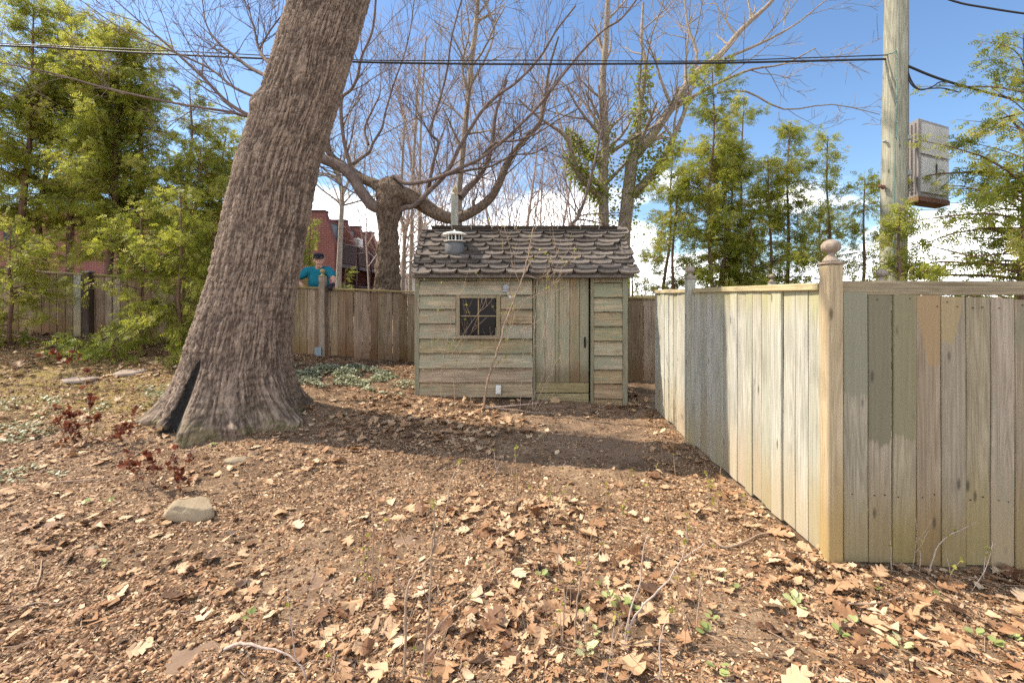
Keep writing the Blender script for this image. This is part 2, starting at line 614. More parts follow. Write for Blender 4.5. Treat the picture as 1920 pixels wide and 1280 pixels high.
M['siding'] = wood_mat('green_siding_wood', (0.21, 0.16, 0.095), (0.47, 0.375, 0.24), paint=(0.30, 0.285, 0.19), paint_amt=0.58, tint=0.12, knots=False)
M['low_siding'] = wood_mat('bare_siding_wood', (0.19, 0.135, 0.08), (0.42, 0.315, 0.195), paint=(0.29, 0.28, 0.175), paint_amt=0.35, tint=0.1, knots=False)
M['trim'] = wood_mat('green_trim_wood', (0.15, 0.125, 0.08), (0.30, 0.26, 0.17), paint=(0.245, 0.24, 0.155), paint_amt=0.55, tint=0.08, knots=False)
M['door'] = wood_mat('green_door_wood', (0.22, 0.17, 0.10), (0.46, 0.37, 0.24), low=(0.20, 0.145, 0.08), low_h=0.35, paint=(0.305, 0.29, 0.19), paint_amt=0.6, tint=0.1)
M['kick'] = wood_mat('kick_board_wood', (0.16, 0.115, 0.045), (0.34, 0.255, 0.12), tint=0.1, knots=False)
M['frame_wood'] = wood_mat('window_frame_wood', (0.20, 0.155, 0.09), (0.38, 0.31, 0.20), paint=(0.27, 0.27, 0.18), paint_amt=0.4, tint=0.08, knots=False)
M['muntin'] = wood_mat('muntin_wood', (0.20, 0.14, 0.075), (0.34, 0.25, 0.14), tint=0.05, knots=False)
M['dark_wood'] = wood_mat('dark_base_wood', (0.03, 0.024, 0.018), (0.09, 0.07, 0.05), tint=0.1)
M['pole'] = wood_mat('utility_pole_wood', (0.17, 0.165, 0.11), (0.40, 0.375, 0.265), tint=0.02, gscale=0.9, rough=0.85, paint=(0.32, 0.345, 0.245), paint_amt=0.35)
M['hidden'] = simple_mat('dark_inside', (0.02, 0.018, 0.015), 0.95)

m, t = new_mat('curled_shingle')
oc = t.n('TexCoord').outputs['Object']
rnd = t.n('ObjectInfo').outputs['Random']
n1 = t.noise(t.vadd(oc, t.n('CombineXYZ', {0: t.math('MULTIPLY', rnd, 40.0)}).outputs[0]), 45, 5, 0.7)
c = t.ramp(t.math('ADD', t.math('MULTIPLY', n1, 0.7), t.math('MULTIPLY', rnd, 0.4)), [(0.25, (0.036, 0.030, 0.025)), (0.9, (0.205, 0.172, 0.145))])
t.out(t.principled(c, 0.95, t.bump(n1, 0.7, 0.006), 0.1))
M['shingle'] = m

M['oak_bark'] = bark_mat('oak_bark', (0.078, 0.055, 0.041), (0.35, 0.262, 0.195), 80, 18, 1.0, attr=True, green=(0.13, 0.13, 0.03))
M['maple_bark'] = bark_mat('knotty_maple_bark', (0.045, 0.030, 0.021), (0.25, 0.18, 0.125), 22, 9, 1.0, dist=.03)
M['limb_bark'] = bark_mat('smooth_limb_bark', (0.09, 0.065, 0.055), (0.24, 0.18, 0.15), 14, 8, 0.5)
M['grey_bark'] = bark_mat('grey_bark', (0.15, 0.115, 0.08), (0.38, 0.31, 0.235), 18, 7, 0.5)
M['pale_bark'] = bark_mat('pale_birch_bark', (0.22, 0.18, 0.14), (0.46, 0.40, 0.33), 18, 12, 0.4)
M['cedar_bark'] = bark_mat('stringy_cedar_bark', (0.075, 0.042, 0.03), (0.23, 0.135, 0.095), 50, 4, 0.8)
M['far_twig'] = bark_mat('far_twig_bark', (0.22, 0.16, 0.13), (0.42, 0.32, 0.265), 14, 8, 0.2)
M['twig'] = bark_mat('young_twig_bark', (0.20, 0.13, 0.085), (0.44, 0.32, 0.225), 60, 20, 0.3)
M['twig_pale'] = bark_mat('pale_twig_bark', (0.30, 0.22, 0.17), (0.52, 0.42, 0.35), 60, 20, 0.3)
M['cedar'] = foliage_mat('cedar_foliage', [(0.0, (0.09, 0.115, 0.016)), (0.35, (0.20, 0.22, 0.03)), (0.7, (0.32, 0.32, 0.05)), (0.93, (0.44, 0.42, 0.10)), (1.0, (0.40, 0.26, 0.09))], 0.5)
M['cedar_pale'] = foliage_mat('pale_cedar_foliage', [(0.0, (0.09, 0.13, 0.02)), (0.4, (0.18, 0.225, 0.035)), (1.0, (0.32, 0.34, 0.07))], 0.45)
M['ivy'] = foliage_mat('ivy_leaves', [(0.0, (0.10, 0.14, 0.02)), (1.0, (0.30, 0.32, 0.05))], 0.4)
M['bud'] = foliage_mat('spring_buds', [(0.0, (0.22, 0.21, 0.03)), (1.0, (0.42, 0.40, 0.07))], 0.4)
M['vinca'] = foliage_mat('pale_ground_cover', [(0.0, (0.10, 0.13, 0.055)), (0.4, (0.25, 0.28, 0.15)), (1.0, (0.54, 0.53, 0.38))], 0.25, 0.4, (0.38, 0.42, 0.20))
M['sprout'] = foliage_mat('fresh_sprout', [(0.0, (0.20, 0.24, 0.07)), (0.6, (0.36, 0.39, 0.16)), (1.0, (0.50, 0.52, 0.28))], 0.25, 0.45, (0.42, 0.46, 0.16))
M['red_leaf'] = foliage_mat('red_shrub_leaf', [(0.0, (0.05, 0.018, 0.012)), (0.6, (0.15, 0.042, 0.022)), (1.0, (0.30, 0.10, 0.05))], 0.3, glow=(0.26, 0.06, 0.025))
M['leaf'] = dead_leaf_mat('dead_leaf', False)
M['litter'] = dead_leaf_mat('dead_leaf_litter', True)
M['acorn'] = simple_mat('acorn_brown', (0.20, 0.10, 0.05), 0.5)

# ground: brown soil with crumbs, a mossy patch on the left and bare tan dirt by the door
m, t = new_mat('garden_soil')
oc = t.n('TexCoord').outputs['Object']
n1 = t.noise(oc, 1.3, 6, 0.62)
n2 = t.noise(oc, 85.0, 6, 0.8)
n3 = t.noise(oc, 11.0, 5, 0.65)
f = t.math('ADD', t.math('ADD', t.math('MULTIPLY', n1, 0.35), t.math('MULTIPLY', n2, 0.4)), t.math('MULTIPLY', n3, 0.25))
col = t.ramp(f, [(0.38, (0.045, 0.028, 0.017)), (0.50, (0.17, 0.110, 0.066)), (0.61, (0.39, 0.275, 0.175))])
s = t.n('SeparateXYZ', {0: oc})
wx = t.math('ADD', s.outputs[0], t.math('MULTIPLY', t.math('SUBTRACT', t.noise(oc, 1.1, 4), 0.5), 3.0))
wy = t.math('ADD', s.outputs[1], t.math('MULTIPLY', t.math('SUBTRACT', t.noise(t.vadd(oc, (5, 5, 5)), 1.3, 4), 0.5), 1.8))
mo = t.math('MULTIPLY', t.maprange(wx, -4.2, -3.4, 1, 0), t.math('MULTIPLY', t.maprange(wy, 5.2, 5.9), t.maprange(wy, 7.0, 7.7, 1, 0)))
mo = t.math('MULTIPLY', mo, t.maprange(n3, 0.35, 0.6))
col = t.mix(t.math('MULTIPLY', mo, 0.8), col, t.mix(n2, (0.16, 0.12, 0.025), (0.36, 0.28, 0.07)))
di = t.math('MULTIPLY', t.math('MULTIPLY', t.maprange(wx, 0.2, 0.7), t.maprange(wx, 1.5, 2.0, 1, 0)), t.math('MULTIPLY', t.maprange(wy, 4.6, 5.1), t.maprange(wy, 6.6, 6.9, 1, 0)))
col = t.mix(t.math('MULTIPLY', di, 0.6), col, t.mix(n2, (0.20, 0.13, 0.085), (0.36, 0.255, 0.175)))
h = t.math('ADD', t.math('MULTIPLY', n2, 0.6), t.math('MULTIPLY', n3, 0.6))
t.out(t.principled(col, 0.95, t.bump(h, 0.9, 0.012), 0.12))
M['soil'] = m

m, t = new_mat('red_brick')
oc = t.n('TexCoord').outputs['Object']
s = t.n('SeparateXYZ', {0: oc})
uv = t.n('CombineXYZ', {0: t.math('ADD', s.outputs[0], s.outputs[1]), 1: s.outputs[2]}).outputs[0]
br = t.n('TexBrick', {'Vector': uv, 'Color1': (0.22, 0.072, 0.055, 1), 'Color2': (0.15, 0.048, 0.038, 1), 'Mortar': (0.36, 0.24, 0.20, 1), 'Scale': 1.0,
                      'Mortar Size': 0.009, 'Brick Width': 0.22, 'Row Height': 0.075})
t.out(t.principled(t.mix(t.noise(oc, 1.2, 4), br.outputs[0], (0.17, 0.06, 0.05)), 0.85, t.bump(br.outputs['Fac'], 0.4, 0.01), 0.2))
M['brick'] = m
M['mansard'] = simple_mat('red_brown_mansard', (0.18, 0.062, 0.05), 0.85, 0.2, 0, 0.25, 3.0)
M['brown_trim'] = simple_mat('dark_brown_trim', (0.06, 0.03, 0.024), 0.7)
M['white'] = simple_mat('white_paint', (0.72, 0.71, 0.68), 0.5)
M['offwhite'] = simple_mat('aged_white', (0.70, 0.67, 0.58), 0.45)
M['grey_metal'] = simple_mat('galvanised_metal', (0.32, 0.33, 0.34), 0.55, 0.5, 0.3, 0.3, 9)
M['bracket'] = simple_mat('blue_grey_metal', (0.20, 0.25, 0.28), 0.5, 0.5, 0.2)
M['black_metal'] = simple_mat('black_metal', (0.02, 0.018, 0.017), 0.5)
M['cabinet_light'] = simple_mat('cabinet_light_grey', (0.46, 0.435, 0.40), 0.5, 0.4, 0, 0.06, 4)
M['cabinet_dark'] = simple_mat('cabinet_warm_grey', (0.25, 0.225, 0.215), 0.55, 0.4, 0, 0.06, 4)
M['rust'] = simple_mat('rusty_underside', (0.20, 0.10, 0.07), 0.8, 0.2, 0, 0.3, 12)
M['cable'] = simple_mat('black_cable', (0.030, 0.028, 0.032), 0.6)
M['conduit'] = simple_mat('grey_conduit', (0.15, 0.15, 0.15), 0.6)
M['green_wire'] = simple_mat('green_wire', (0.12, 0.22, 0.17), 0.6)
M['rock'] = simple_mat('tan_rock', (0.29, 0.225, 0.145), 0.85, 0.2, 0, 0.35, 7, 0.7, 0.01)
M['stepstone'] = simple_mat('soil_stained_stone', (0.21, 0.14, 0.095), 0.92, 0.15, 0, 0.3, 9, 0.6, 0.006)
M['pale_stone'] = simple_mat('pale_flat_stone', (0.30, 0.235, 0.185), 0.9, 0.15, 0, 0.2, 9, 0.6, 0.006)
M['skin'] = simple_mat('skin', (0.56, 0.31, 0.22), 0.55, 0.4, 0, 0.12, 30)
M['shirt'] = simple_mat('teal_shirt', (0.010, 0.15, 0.21), 0.85, 0.2, 0, 0.2, 9, 0.6, 0.01)
M['cap'] = simple_mat('dark_cap', (0.012, 0.013, 0.022), 0.8, 0.2)
M['glove'] = simple_mat('dark_glove', (0.010, 0.010, 0.016), 0.65, 0.3)
M['jeans'] = simple_mat('dark_trousers', (0.03, 0.035, 0.05), 0.9)
M['hair'] = simple_mat('grey_hair', (0.28, 0.24, 0.2), 0.8)
M['lens'] = simple_mat('frosted_lamp_lens', (0.68, 0.66, 0.62), 0.25, 0.5)
m, t = new_mat('dark_window_glass')
t.out(t.principled((0.012, 0.010, 0.010), 0.25, t.bump(t.noise(t.n('TexCoord').outputs['Object'], 5, 2), 0.08, 0.02), 0.18))
M['glass'] = m
M['vent_grey'] = simple_mat('dull_vent_metal', (0.115, 0.115, 0.115), 0.6, 0.4, 0.2, 0.3, 9)
# ---------------------------------------------------------------- ground
def axis(parts):
    out = []
    for a, b, s in parts:
        out.append(np.arange(a, b, s))
    out.append([parts[-1][1]])
    return np.concatenate(out)


xs = axis([(-400, -60, 60), (-60, -14, 4), (-14, -7, 0.2), (-7, 5.5, 0.045), (5.5, 12, 0.3), (12, 60, 4), (60, 400, 60)])
ys = axis([(-60, 0, 6), (0, 1.6, 0.2), (1.6, 9.0, 0.045), (9.0, 16, 0.4), (16, 60, 4), (60, 900, 60)])
GX, GY = np.meshgrid(xs, ys)
gx, gy = GX.ravel(), GY.ravel()
gh = gz(gx, gy)
near = (np.abs(gx) < 14) & (gy > -1) & (gy < 15)
pp = np.stack([gx, gy, np.zeros_like(gx)], 1)
bumpy = np.zeros_like(gh)
bumpy[near] = (fbm(pp[near] * 2.3, 3) - 0.5) * 0.05 + (fbm(pp[near] * 13.0 + 40, 3) - 0.5) * 0.045
gh = gh + bumpy
nx, ny = len(xs), len(ys)
ii = (np.arange(ny - 1)[:, None] * nx + np.arange(nx - 1)[None]).ravel()
gf = np.stack([ii, ii + 1, ii + nx + 1, ii + nx], 1)
ground = link('ground', mesh_np('ground', np.stack([gx, gy, gh], 1), gf, M['soil'], True))
tag(ground, 'brown leaf strewn garden soil rising gently to the back fence', None, None, 'structure')


def gs(x, y):
    """ground surface with its bumps"""
    x = np.atleast_1d(np.asarray(x, float))
    y = np.atleast_1d(np.asarray(y, float))
    p = np.stack([x, y, np.zeros_like(x)], 1)
    return gz(x, y) + (fbm(p * 2.3, 3) - 0.5) * 0.05 + (fbm(p * 13.0 + 40, 3) - 0.5) * 0.045


# ---------------------------------------------------------------- finials
def finial_mesh(r, mat, name='finial'):
    k = r / 0.05
    prof = [(0.042, 0), (0.045, 0.006), (0.043, 0.012), (0.038, 0.016), (0.036, 0.024), (0.024, 0.036), (0.018, 0.046), (0.022, 0.052)]
    prof = [(a * k, b * k) for a, b in prof]
    z0 = prof[-1][1]
    for i in range(1, 9):
        a = math.pi * i / 9.3
        prof.append((r * math.sin(a) + 0.002, z0 + r * 0.86 * (1 - math.cos(a)) * 0.95 - 0.002))
    prof.append((0.002, z0 + r * 1.66))
    return lathe_mesh(name, prof, 20, mat)


# ---------------------------------------------------------------- right-hand corner fence
CX, CY = 1.94, 2.92      # centre of the near corner post
fence = thing('board_fence', 'tall pale green board fence with ball topped corner post, cornering in front of the shed', 'fence', (CX, CY, 0))
FT = 1.642               # height of the board tops


def post(parent, x, y, h, w, mat, r, finmat, base=None, plate=True):
    b = gzf(x, y) - 0.1 if base is None else base
    p = link('post', box_mesh('post', w, w, h - b, mat, 0.006), parent, (x, y, b))
    if plate:
        link('post_cap', box_mesh('post_cap', w + 0.016, w + 0.016, 0.014, finmat, 0.004), p, (x, y, h + 0.001))
    if r:
        link('finial', finial_mesh(r, finmat), p, (x, y, h + 0.0155))
    return p


post(fence, CX, CY, 1.80, 0.092, M['post_wood'], 0.052, M['finial'], gzf(CX, CY) - 0.005)
# side run, facing -x, from the corner away to the shed
SX = 1.925
sides = [(2.975, 5.03, 15), (5.13, 6.45, 9)]
post(fence, SX - 0.04, 5.08, 1.80 - 0.02, 0.088, M['post_grey'], 0.047, M['finial'])
post(fence, SX - 0.03, 6.50, 1.80 - 0.05, 0.088, M['post_grey'], 0.047, M['finial'])
for y0, y1, n in sides:
    ws = np.array([random.uniform(0.115, 0.155) for _ in range(n)])
    ws *= (y1 - y0) / ws.sum()
    y = y0
    for w in ws:
        zb = gzf(SX, y) + 0.03 + random.uniform(-.010, .012)
        top = FT + 0.004 - 0.004 * (y - 3)
        o = link('board', board_mesh('board', w - random.choice([.005, .006, .010]), 0.019, top - zb, M['side_board'], 0.003, 0.003), fence, (SX + random.uniform(-.008, .008), y + w / 2, zb), (0, random.uniform(-.003, .003), R(-90 + random.uniform(-3.5, 3.5))))
        y += w
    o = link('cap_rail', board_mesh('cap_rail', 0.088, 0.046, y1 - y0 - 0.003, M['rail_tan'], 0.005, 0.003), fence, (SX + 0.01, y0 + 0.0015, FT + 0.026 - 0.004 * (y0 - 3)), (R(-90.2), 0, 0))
    # the hidden rail along the back
    link('back_rail', board_mesh('back_rail', 0.04, 0.088, y1 - y0, M['rail_tan'], 0.004, 0.001), fence, (SX + 0.035, y0, 0.45), (R(-90), 0, 0))
# front run, facing the camera, falling a little to the right
FY = 2.905
x = CX + 0.046
link('board', board_mesh('board', 0.022, 0.02, 1.6, M['post_wood'], 0.002, 0.001), fence, (x + 0.013, FY + 0.05, 0.0))
x += 0.014
slope = -0.045
widths = [0.152, 0.144, 0.146, 0.15, 0.149, 0.147, 0.15, 0.148, 0.15, 0.147, 0.149, 0.152, 0.146, 0.15, 0.148]
for k, w in enumerate(widths):
    cx_ = x + w / 2
    drop = slope * (cx_ - 1.95)
    zb = 0.02 + drop + random.uniform(-.008, .008)
    zt = 1.640 + drop + random.uniform(-.003, .003)
    mat = M[{0: 'stain_board', 1: 'stain_board_dark', 2: 'stain_board_olive', 3: 'tan_board', 4: 'tan_board_half'}.get(k, 'front_board')]
    link('board', board_mesh('board', w - [.006, .004, .007, .004, .005, .004, .009, .004][k % 8], 0.019, zt - zb, mat, 0.0035, 0.005), fence, (cx_, FY + random.uniform(-.003, .003), zb), (0, random.uniform(-.004, .004), R(random.uniform(-.8, .8))))
    # two nail heads near the foot and near the head of the board
    x += w
L_ = x - CX - 0.05
ang = math.atan(slope)
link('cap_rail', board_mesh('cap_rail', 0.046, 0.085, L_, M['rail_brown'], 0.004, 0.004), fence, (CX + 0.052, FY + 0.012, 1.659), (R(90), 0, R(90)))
fence.children[-1].rotation_euler = (0, R(90) - ang, 0)
for zz_ in (0.4, 1.2):
    o = link('back_rail', board_mesh('back_rail', 0.04, 0.085, L_, M['rail_brown'], 0.004, 0.001), fence, (CX + 0.05, FY + 0.058, zz_), (0, R(90) - ang, 0))
nail = lathe_mesh('nail_head', [(0.0045, 0), (0.0045, 0.002), (0.002, 0.003)], 8, M['black_metal'])
nv, nf = [], []
x = CX + 0.060
for k, w in enumerate(widths):
    cx_ = x + w / 2
    drop = slope * (cx_ - 1.95)
    for sx in (-.036, .034):
        for z in (0.43 + drop, 1.595 + drop):
            if random.random() < .2:
                continue
            px_, pz_ = cx_ + sx + random.uniform(-.016, .016), z + random.uniform(-.022, .022)
            b = len(nv)
            for i in range(6):
                a = i * math.pi / 3
                nv.append((px_ + .0034 * math.cos(a), FY - 0.0145, pz_ + .0034 * math.sin(a)))
            nf.append(tuple(b + i for i in range(6)))
            for i in range(6):
                a = i * math.pi / 3
                nv.append((px_ + .0034 * math.cos(a), FY - 0.008, pz_ + .0034 * math.sin(a)))
            for i in range(6):
                j = (i + 1) % 6
                nf.append((b + i, b + 6 + i, b + 6 + j, b + j))
    x += w
o = bpy.data.objects.new('nail_heads', mesh_py('nail_heads', nv, nf, M['black_metal']))
COL.objects.link(o)
o.parent = fence
o.location = -fence.location
tag(o, kind='stuff')
# two far posts whose balls show over the fence
for (px_, py_, d_, r_, lab) in ((1653, 532, 4.75, 0.048, 'ball topped fence post rising just behind the front run, beside the utility pole'),
                                (1447, 530, 7.9, 0.048, 'small ball topped fence post peeking over the sunlit side run')):
    w_ = at(px_, py_, d_)
    pt = thing('fence_post', lab, 'post', (w_.x, w_.y, gzf(w_.x, w_.y) - .05), 'ball topped posts behind the corner fence')
    p_ = link('shaft', box_mesh('shaft', 0.09, 0.09, w_.z - pt.location.z, M['post_grey'], 0.005), pt, pt.location)
    link('post_cap', box_mesh('post_cap', 0.104, 0.104, 0.014, M['finial'], 0.004), pt, (w_.x, w_.y, w_.z + 0.001))
    link('finial', finial_mesh(r_, M['finial']), pt, (w_.x, w_.y, w_.z + 0.0155))

# ---------------------------------------------------------------- back fence
BY = 8.6
back = thing('brown_board_fence', 'low weathered brown board fence along the back of the garden, running behind the shed', 'fence', (-3.5, BY, gzf(-3.5, BY)))


def back_top(px):
    return np.interp(px, [-400, 100, 380, 570, 780, 1210, 1500], [480, 509, 524, 537, 548, 557, 562])


def px_of(x):
    return 960 + x / BY * F


posts_x = [(-11.0, 0), (at(171, 0, BY).x, 1), (at(605, 0, BY - .06).x, 2), (-0.9, 0), (1.35, 0), (3.9, 0)]
for x_, kind_ in posts_x:
    zt = CAM_H - (float(back_top(px_of(x_))) - HZ) / F * BY
    if kind_ == 1:
        p_ = post(back, x_, BY - 0.06, zt + 0.01, 0.115, M['dark_post'], 0, M['bracket'], plate=False)
        link('post_cap', box_mesh('post_cap', 0.15, 0.15, 0.022, M['bracket'], 0.004), p_, (x_, BY - 0.06, zt + 0.013))
    elif kind_ == 2:
        p_ = post(back, x_, BY - 0.06, zt + 0.19, 0.108, M['back_post'], 0.046, M['back_rail'])
        link('bracket', box_mesh('bracket', 0.125, 0.012, 0.16, M['bracket'], 0.003), p_, (x_ - 0.055, BY - 0.128, gzf(x_, BY) + 0.0), (0, 0, R(-8)))
    else:
        post(back, x_, BY + 0.07, zt, 0.1, M['back_post'], 0, M['back_rail'], plate=False)
x = -11.2
while x < 4.4:
    w = random.uniform(0.128, 0.152)
    cx_ = x + w / 2
    zt = CAM_H - (float(back_top(px_of(cx_))) - HZ) / F * BY - 0.035
    zb = gzf(cx_, BY) - 0.01 + random.uniform(-.01, .02)
    if 1.4 < cx_ < 1.62 and False:
        pass
    o = link('board', board_mesh('board', w - random.choice([.004, .006, .008, .011]), 0.019, zt - zb, M['back_board'], 0.003, 0.004), back, (cx_, BY + random.uniform(-.006, .006), zb), (0, random.uniform(-.008, .008), R(random.uniform(-2, 2))))
    x += w
# pale replacement board beside the dark post
xp = at(148, 0, BY).x
zt = CAM_H - (float(back_top(148)) - HZ) / F * BY
o = link('board', board_mesh('board', 0.13, 0.02, zt - 0.04 - gzf(xp, BY), M['post_grey'], 0.003, 0.003), back, (xp, BY - 0.032, gzf(xp, BY)))
o['label'] = 'paler replacement board beside the dark post'
seams = [-11.2] + [p[0] for p in posts_x[1:]] + [4.4]
for a_, b_ in zip(seams[:-1], seams[1:]):
    za = CAM_H - (float(back_top(px_of(a_))) - HZ) / F * BY - 0.03
    zb_ = CAM_H - (float(back_top(px_of(b_))) - HZ) / F * BY - 0.03
    ln = math.hypot(b_ - a_, zb_ - za)
    o = link('cap_rail', board_mesh('cap_rail', 0.034, 0.1, ln - 0.004, M['back_rail'], 0.005, 0.006), back, (a_, BY + 0.0, za + 0.014), (0, R(90) - math.atan2(zb_ - za, b_ - a_), 0))
    for dz in (-0.25, -0.95):
        link('back_rail', board_mesh('back_rail', 0.04, 0.085, ln - 0.004, M['back_rail'], 0.004, 0.002), back, (a_, BY + 0.060, za + dz), (0, R(90) - math.atan2(zb_ - za, b_ - a_), 0))

# ---------------------------------------------------------------- shed
SD = 6.7                # its front
SB = 2.0                # its back wall


def sx(px):
    return (px - 960) / F * SD


def sz(py):
    return CAM_H - (py - HZ) / F * SD


XL, XR = sx(779), sx(1175)
shed = thing('garden_shed', 'small peeling green wooden shed with thick brown shingle roof, four pane window and plank door', 'shed', ((XL + XR) / 2, SD, sz(757)))
ZB, ZT = sz(757), sz(512)
# near-black core behind the boards puts shade into their gaps by colour
core = box_mesh('wall', XR - XL - 0.08, 1.20, ZT - ZB - 0.05, M['hidden'], 0)
link('wall', core, shed, ((XL + XR) / 2, SD + 0.71, ZB))


def horiz(name, x0, x1, z0, z1, y, mat, t_lo=0.046, t_hi=0.006, parent=None, tilt=0.0):
    """clapboard: thick lower edge, thin upper edge, run along +x"""
    h = z1 - z0
    # local x -> world -z after the turn below, local y -> world y, local z -> world x
    prof = [(0.0, -t_lo), (-0.004, -t_lo - 0.001), (-h, -t_hi), (-h, 0.0), (0.0, 0.0)]
    me = prism_mesh(name, prof, x1 - x0, mat, 5, 0.0025)
    return link(name, me, parent or shed, (x0, y, z0), (0, R(90) + tilt, 0))


rows_l = [515, 526, 553, 579, 606, 634, 661, 689, 715, 743]
wx0, wx1, wz0, wz1 = 855, 939, 553, 634      # window frame in the photograph's pixels
for k in range(len(rows_l) - 1):
    a_, b_ = rows_l[k], rows_l[k + 1]
    mat = M['low_siding'] if k >= 7 else M['siding']
    zlo, zhi = sz(b_), sz(a_) - 0.009
    if 2 <= k <= 4:
        horiz('siding_board', sx(787), sx(wx0) - 0.004, zlo, zhi, SD, mat, tilt=random.uniform(-.004, .004))
        horiz('siding_board', sx(wx1) + 0.004, sx(998), zlo, zhi, SD, mat, tilt=random.uniform(-.004, .004))
    else:
        horiz('siding_board', sx(787), sx(998), zlo, zhi, SD, mat, tilt=random.uniform(-.002, .002))
rows_r = [516, 530, 557, 584, 611, 638, 665, 691.5, 717.5, 744.5, 763]
for k in range(len(rows_r) - 1):
    mat = M['low_siding'] if k >= 7 else M['siding']
    horiz('siding_board', sx(1113), sx(1166), sz(rows_r[k + 1]), sz(rows_r[k]) - 0.009, SD, mat, tilt=random.uniform(-.008, .008) + (0.03 if k == 8 else 0))
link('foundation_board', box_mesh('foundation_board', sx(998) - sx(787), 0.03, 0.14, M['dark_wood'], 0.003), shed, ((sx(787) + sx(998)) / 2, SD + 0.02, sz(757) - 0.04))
# corner boards
for (a_, b_, bot) in ((778.5, 787, 752), (1166.5, 1176, 762)):
    link('corner_board', board_mesh('corner_board', sx(b_) - sx(a_), 0.05, sz(513) - sz(bot), M['trim'], 0.004, 0.002), shed, ((sx(a_) + sx(b_)) / 2, SD - 0.012, sz(bot)))
# window
win = link('window', box_mesh('window', sx(932) - sx(859), 0.012, sz(558) - sz(628), M['hidden'], 0), shed, ((sx(932) + sx(859)) / 2, SD + 0.04, sz(628)))
fo = M['frame_wood']
for (a_, b_) in ((855, 862.5), (930.5, 938.5)):
    link('window_frame', board_mesh('window_frame', sx(b_) - sx(a_), 0.055, sz(553) - sz(630), fo, 0.004, 0.001), win, ((sx(a_) + sx(b_)) / 2, SD - 0.006, sz(630)))
link('window_frame', board_mesh('window_frame', 0.045, 0.055, sx(930) - sx(863) - .002, fo, 0.004, 0.001), win, (sx(863), SD - 0.005, sz(556)), (0, R(90), 0))
link('window_sill', board_mesh('window_sill', 0.042, 0.10, sx(941) - sx(852), fo, 0.004, 0.001), win, (sx(852), SD - 0.022, sz(631.5)), (0, R(90), 0))
for r_ in range(2):
    for c_ in range(2):
        xa, xb = (863, 895.5) if c_ == 0 else (898.5, 929)
        za_, zb_ = (559, 591) if r_ == 0 else (594.5, 626)
        link('pane', box_mesh('pane', sx(xb) - sx(xa), 0.006, sz(za_) - sz(zb_), M['glass'], 0.0), win, ((sx(xa) + sx(xb)) / 2, SD + 0.022, sz(zb_)))
link('muntin', board_mesh('muntin', 0.019, 0.02, sz(559) - sz(627), M['muntin'], 0.003, 0.0005), win, (sx(897), SD + 0.01, sz(627)))
for (a_, b_) in ((863, 896), (898, 930)):
    link('muntin', board_mesh('muntin', 0.017, 0.018, sx(b_) - sx(a_), M['muntin'], 0.003, 0.0005), win, (sx(a_), SD + 0.012, sz(592.5)), (0, R(90), 0))
# door and its frame
for (a_, b_, w_) in ((999.5, 1003.5, 0.05), (1107, 1112.5, 0.07)):
    link('door_frame', board_mesh('door_frame', sx(b_) - sx(a_), w_, sz(517) - sz(759), M['trim'], 0.003, 0.001), shed, ((sx(a_) + sx(b_)) / 2, SD - 0.005, sz(759)))
link('door_frame', board_mesh('door_frame', 0.035, 0.05, sx(1106.5) - sx(1004), M['trim'], 0.003, 0.001), shed, (sx(1004), SD - 0.005, sz(517.5)), (0, R(90), 0))
door = link('door', box_mesh('door', sx(1104) - sx(1004), 0.014, sz(521) - sz(757), M['hidden'], 0), shed, ((sx(1104) + sx(1004)) / 2, SD + 0.06, sz(757)))
edges = [1003.8, 1022.3, 1041.2, 1048.5, 1068.8, 1087.5, 1104.5]
for a_, b_ in zip(edges[:-1], edges[1:]):
    link('plank', board_mesh('plank', sx(b_) - sx(a_) - 0.005, 0.022, sz(521) - sz(717), M['door'], 0.003, 0.002), door, ((sx(a_) + sx(b_)) / 2, SD + 0.035 + random.uniform(-.002, .002), sz(717)))
for (a_, b_) in ((718, 736.5), (738, 756.5)):
    link('kick_board', board_mesh('kick_board', sz(a_) - sz(b_), 0.024, sx(1104) - sx(1004), M['kick'], 0.003, 0.002), door, (sx(1004), SD + 0.03, (sz(a_) + sz(b_)) / 2), (0, R(90), 0))
hx = sx(1097)
hd = link('handle', box_mesh('handle', 0.028, 0.010, 0.15, M['black_metal'], 0.004), door, (hx, SD + 0.018, sz(652)))
link('latch', box_mesh('latch', 0.016, 0.03, 0.075, M['black_metal'], 0.004), hd, (hx, SD - 0.004, sz(646)))
# electric box and twin flood lamps
ob = link('outlet_box', box_mesh('outlet_box', 0.075, 0.045, 0.125, M['white'], 0.006), shed, (sx(934.5), SD - 0.055, sz(737)), (0, R(2), 0))
link('outlet_cover', box_mesh('outlet_cover', 0.05, 0.008, 0.10, M['offwhite'], 0.003), ob, (sx(934.5), SD - 0.082, sz(735.5)))
fl = link('flood_lamp', lathe_mesh('flood_lamp', [(0.052, 0), (0.052, 0.025), (0.04, 0.03), (0.018, 0.033)], 16, M['grey_metal']), shed, (sx(949), SD - 0.028, sz(539)), (R(90), 0, 0))


def lamp_head(x, z, yaw, pitch, lensmat):
    prof = [(0.022, 0), (0.027, 0.02), (0.03, 0.05), (0.052, 0.085), (0.058, 0.11)]
    o = link('lamp_head', lathe_mesh('lamp_head', prof, 16, lensmat), fl, (x, SD - 0.085, z))
    d_ = Vector((math.sin(yaw) * math.cos(pitch), -math.cos(yaw) * math.cos(pitch), math.sin(pitch)))
    o.rotation_euler = d_.to_track_quat('Z', 'Y').to_euler()
    return o


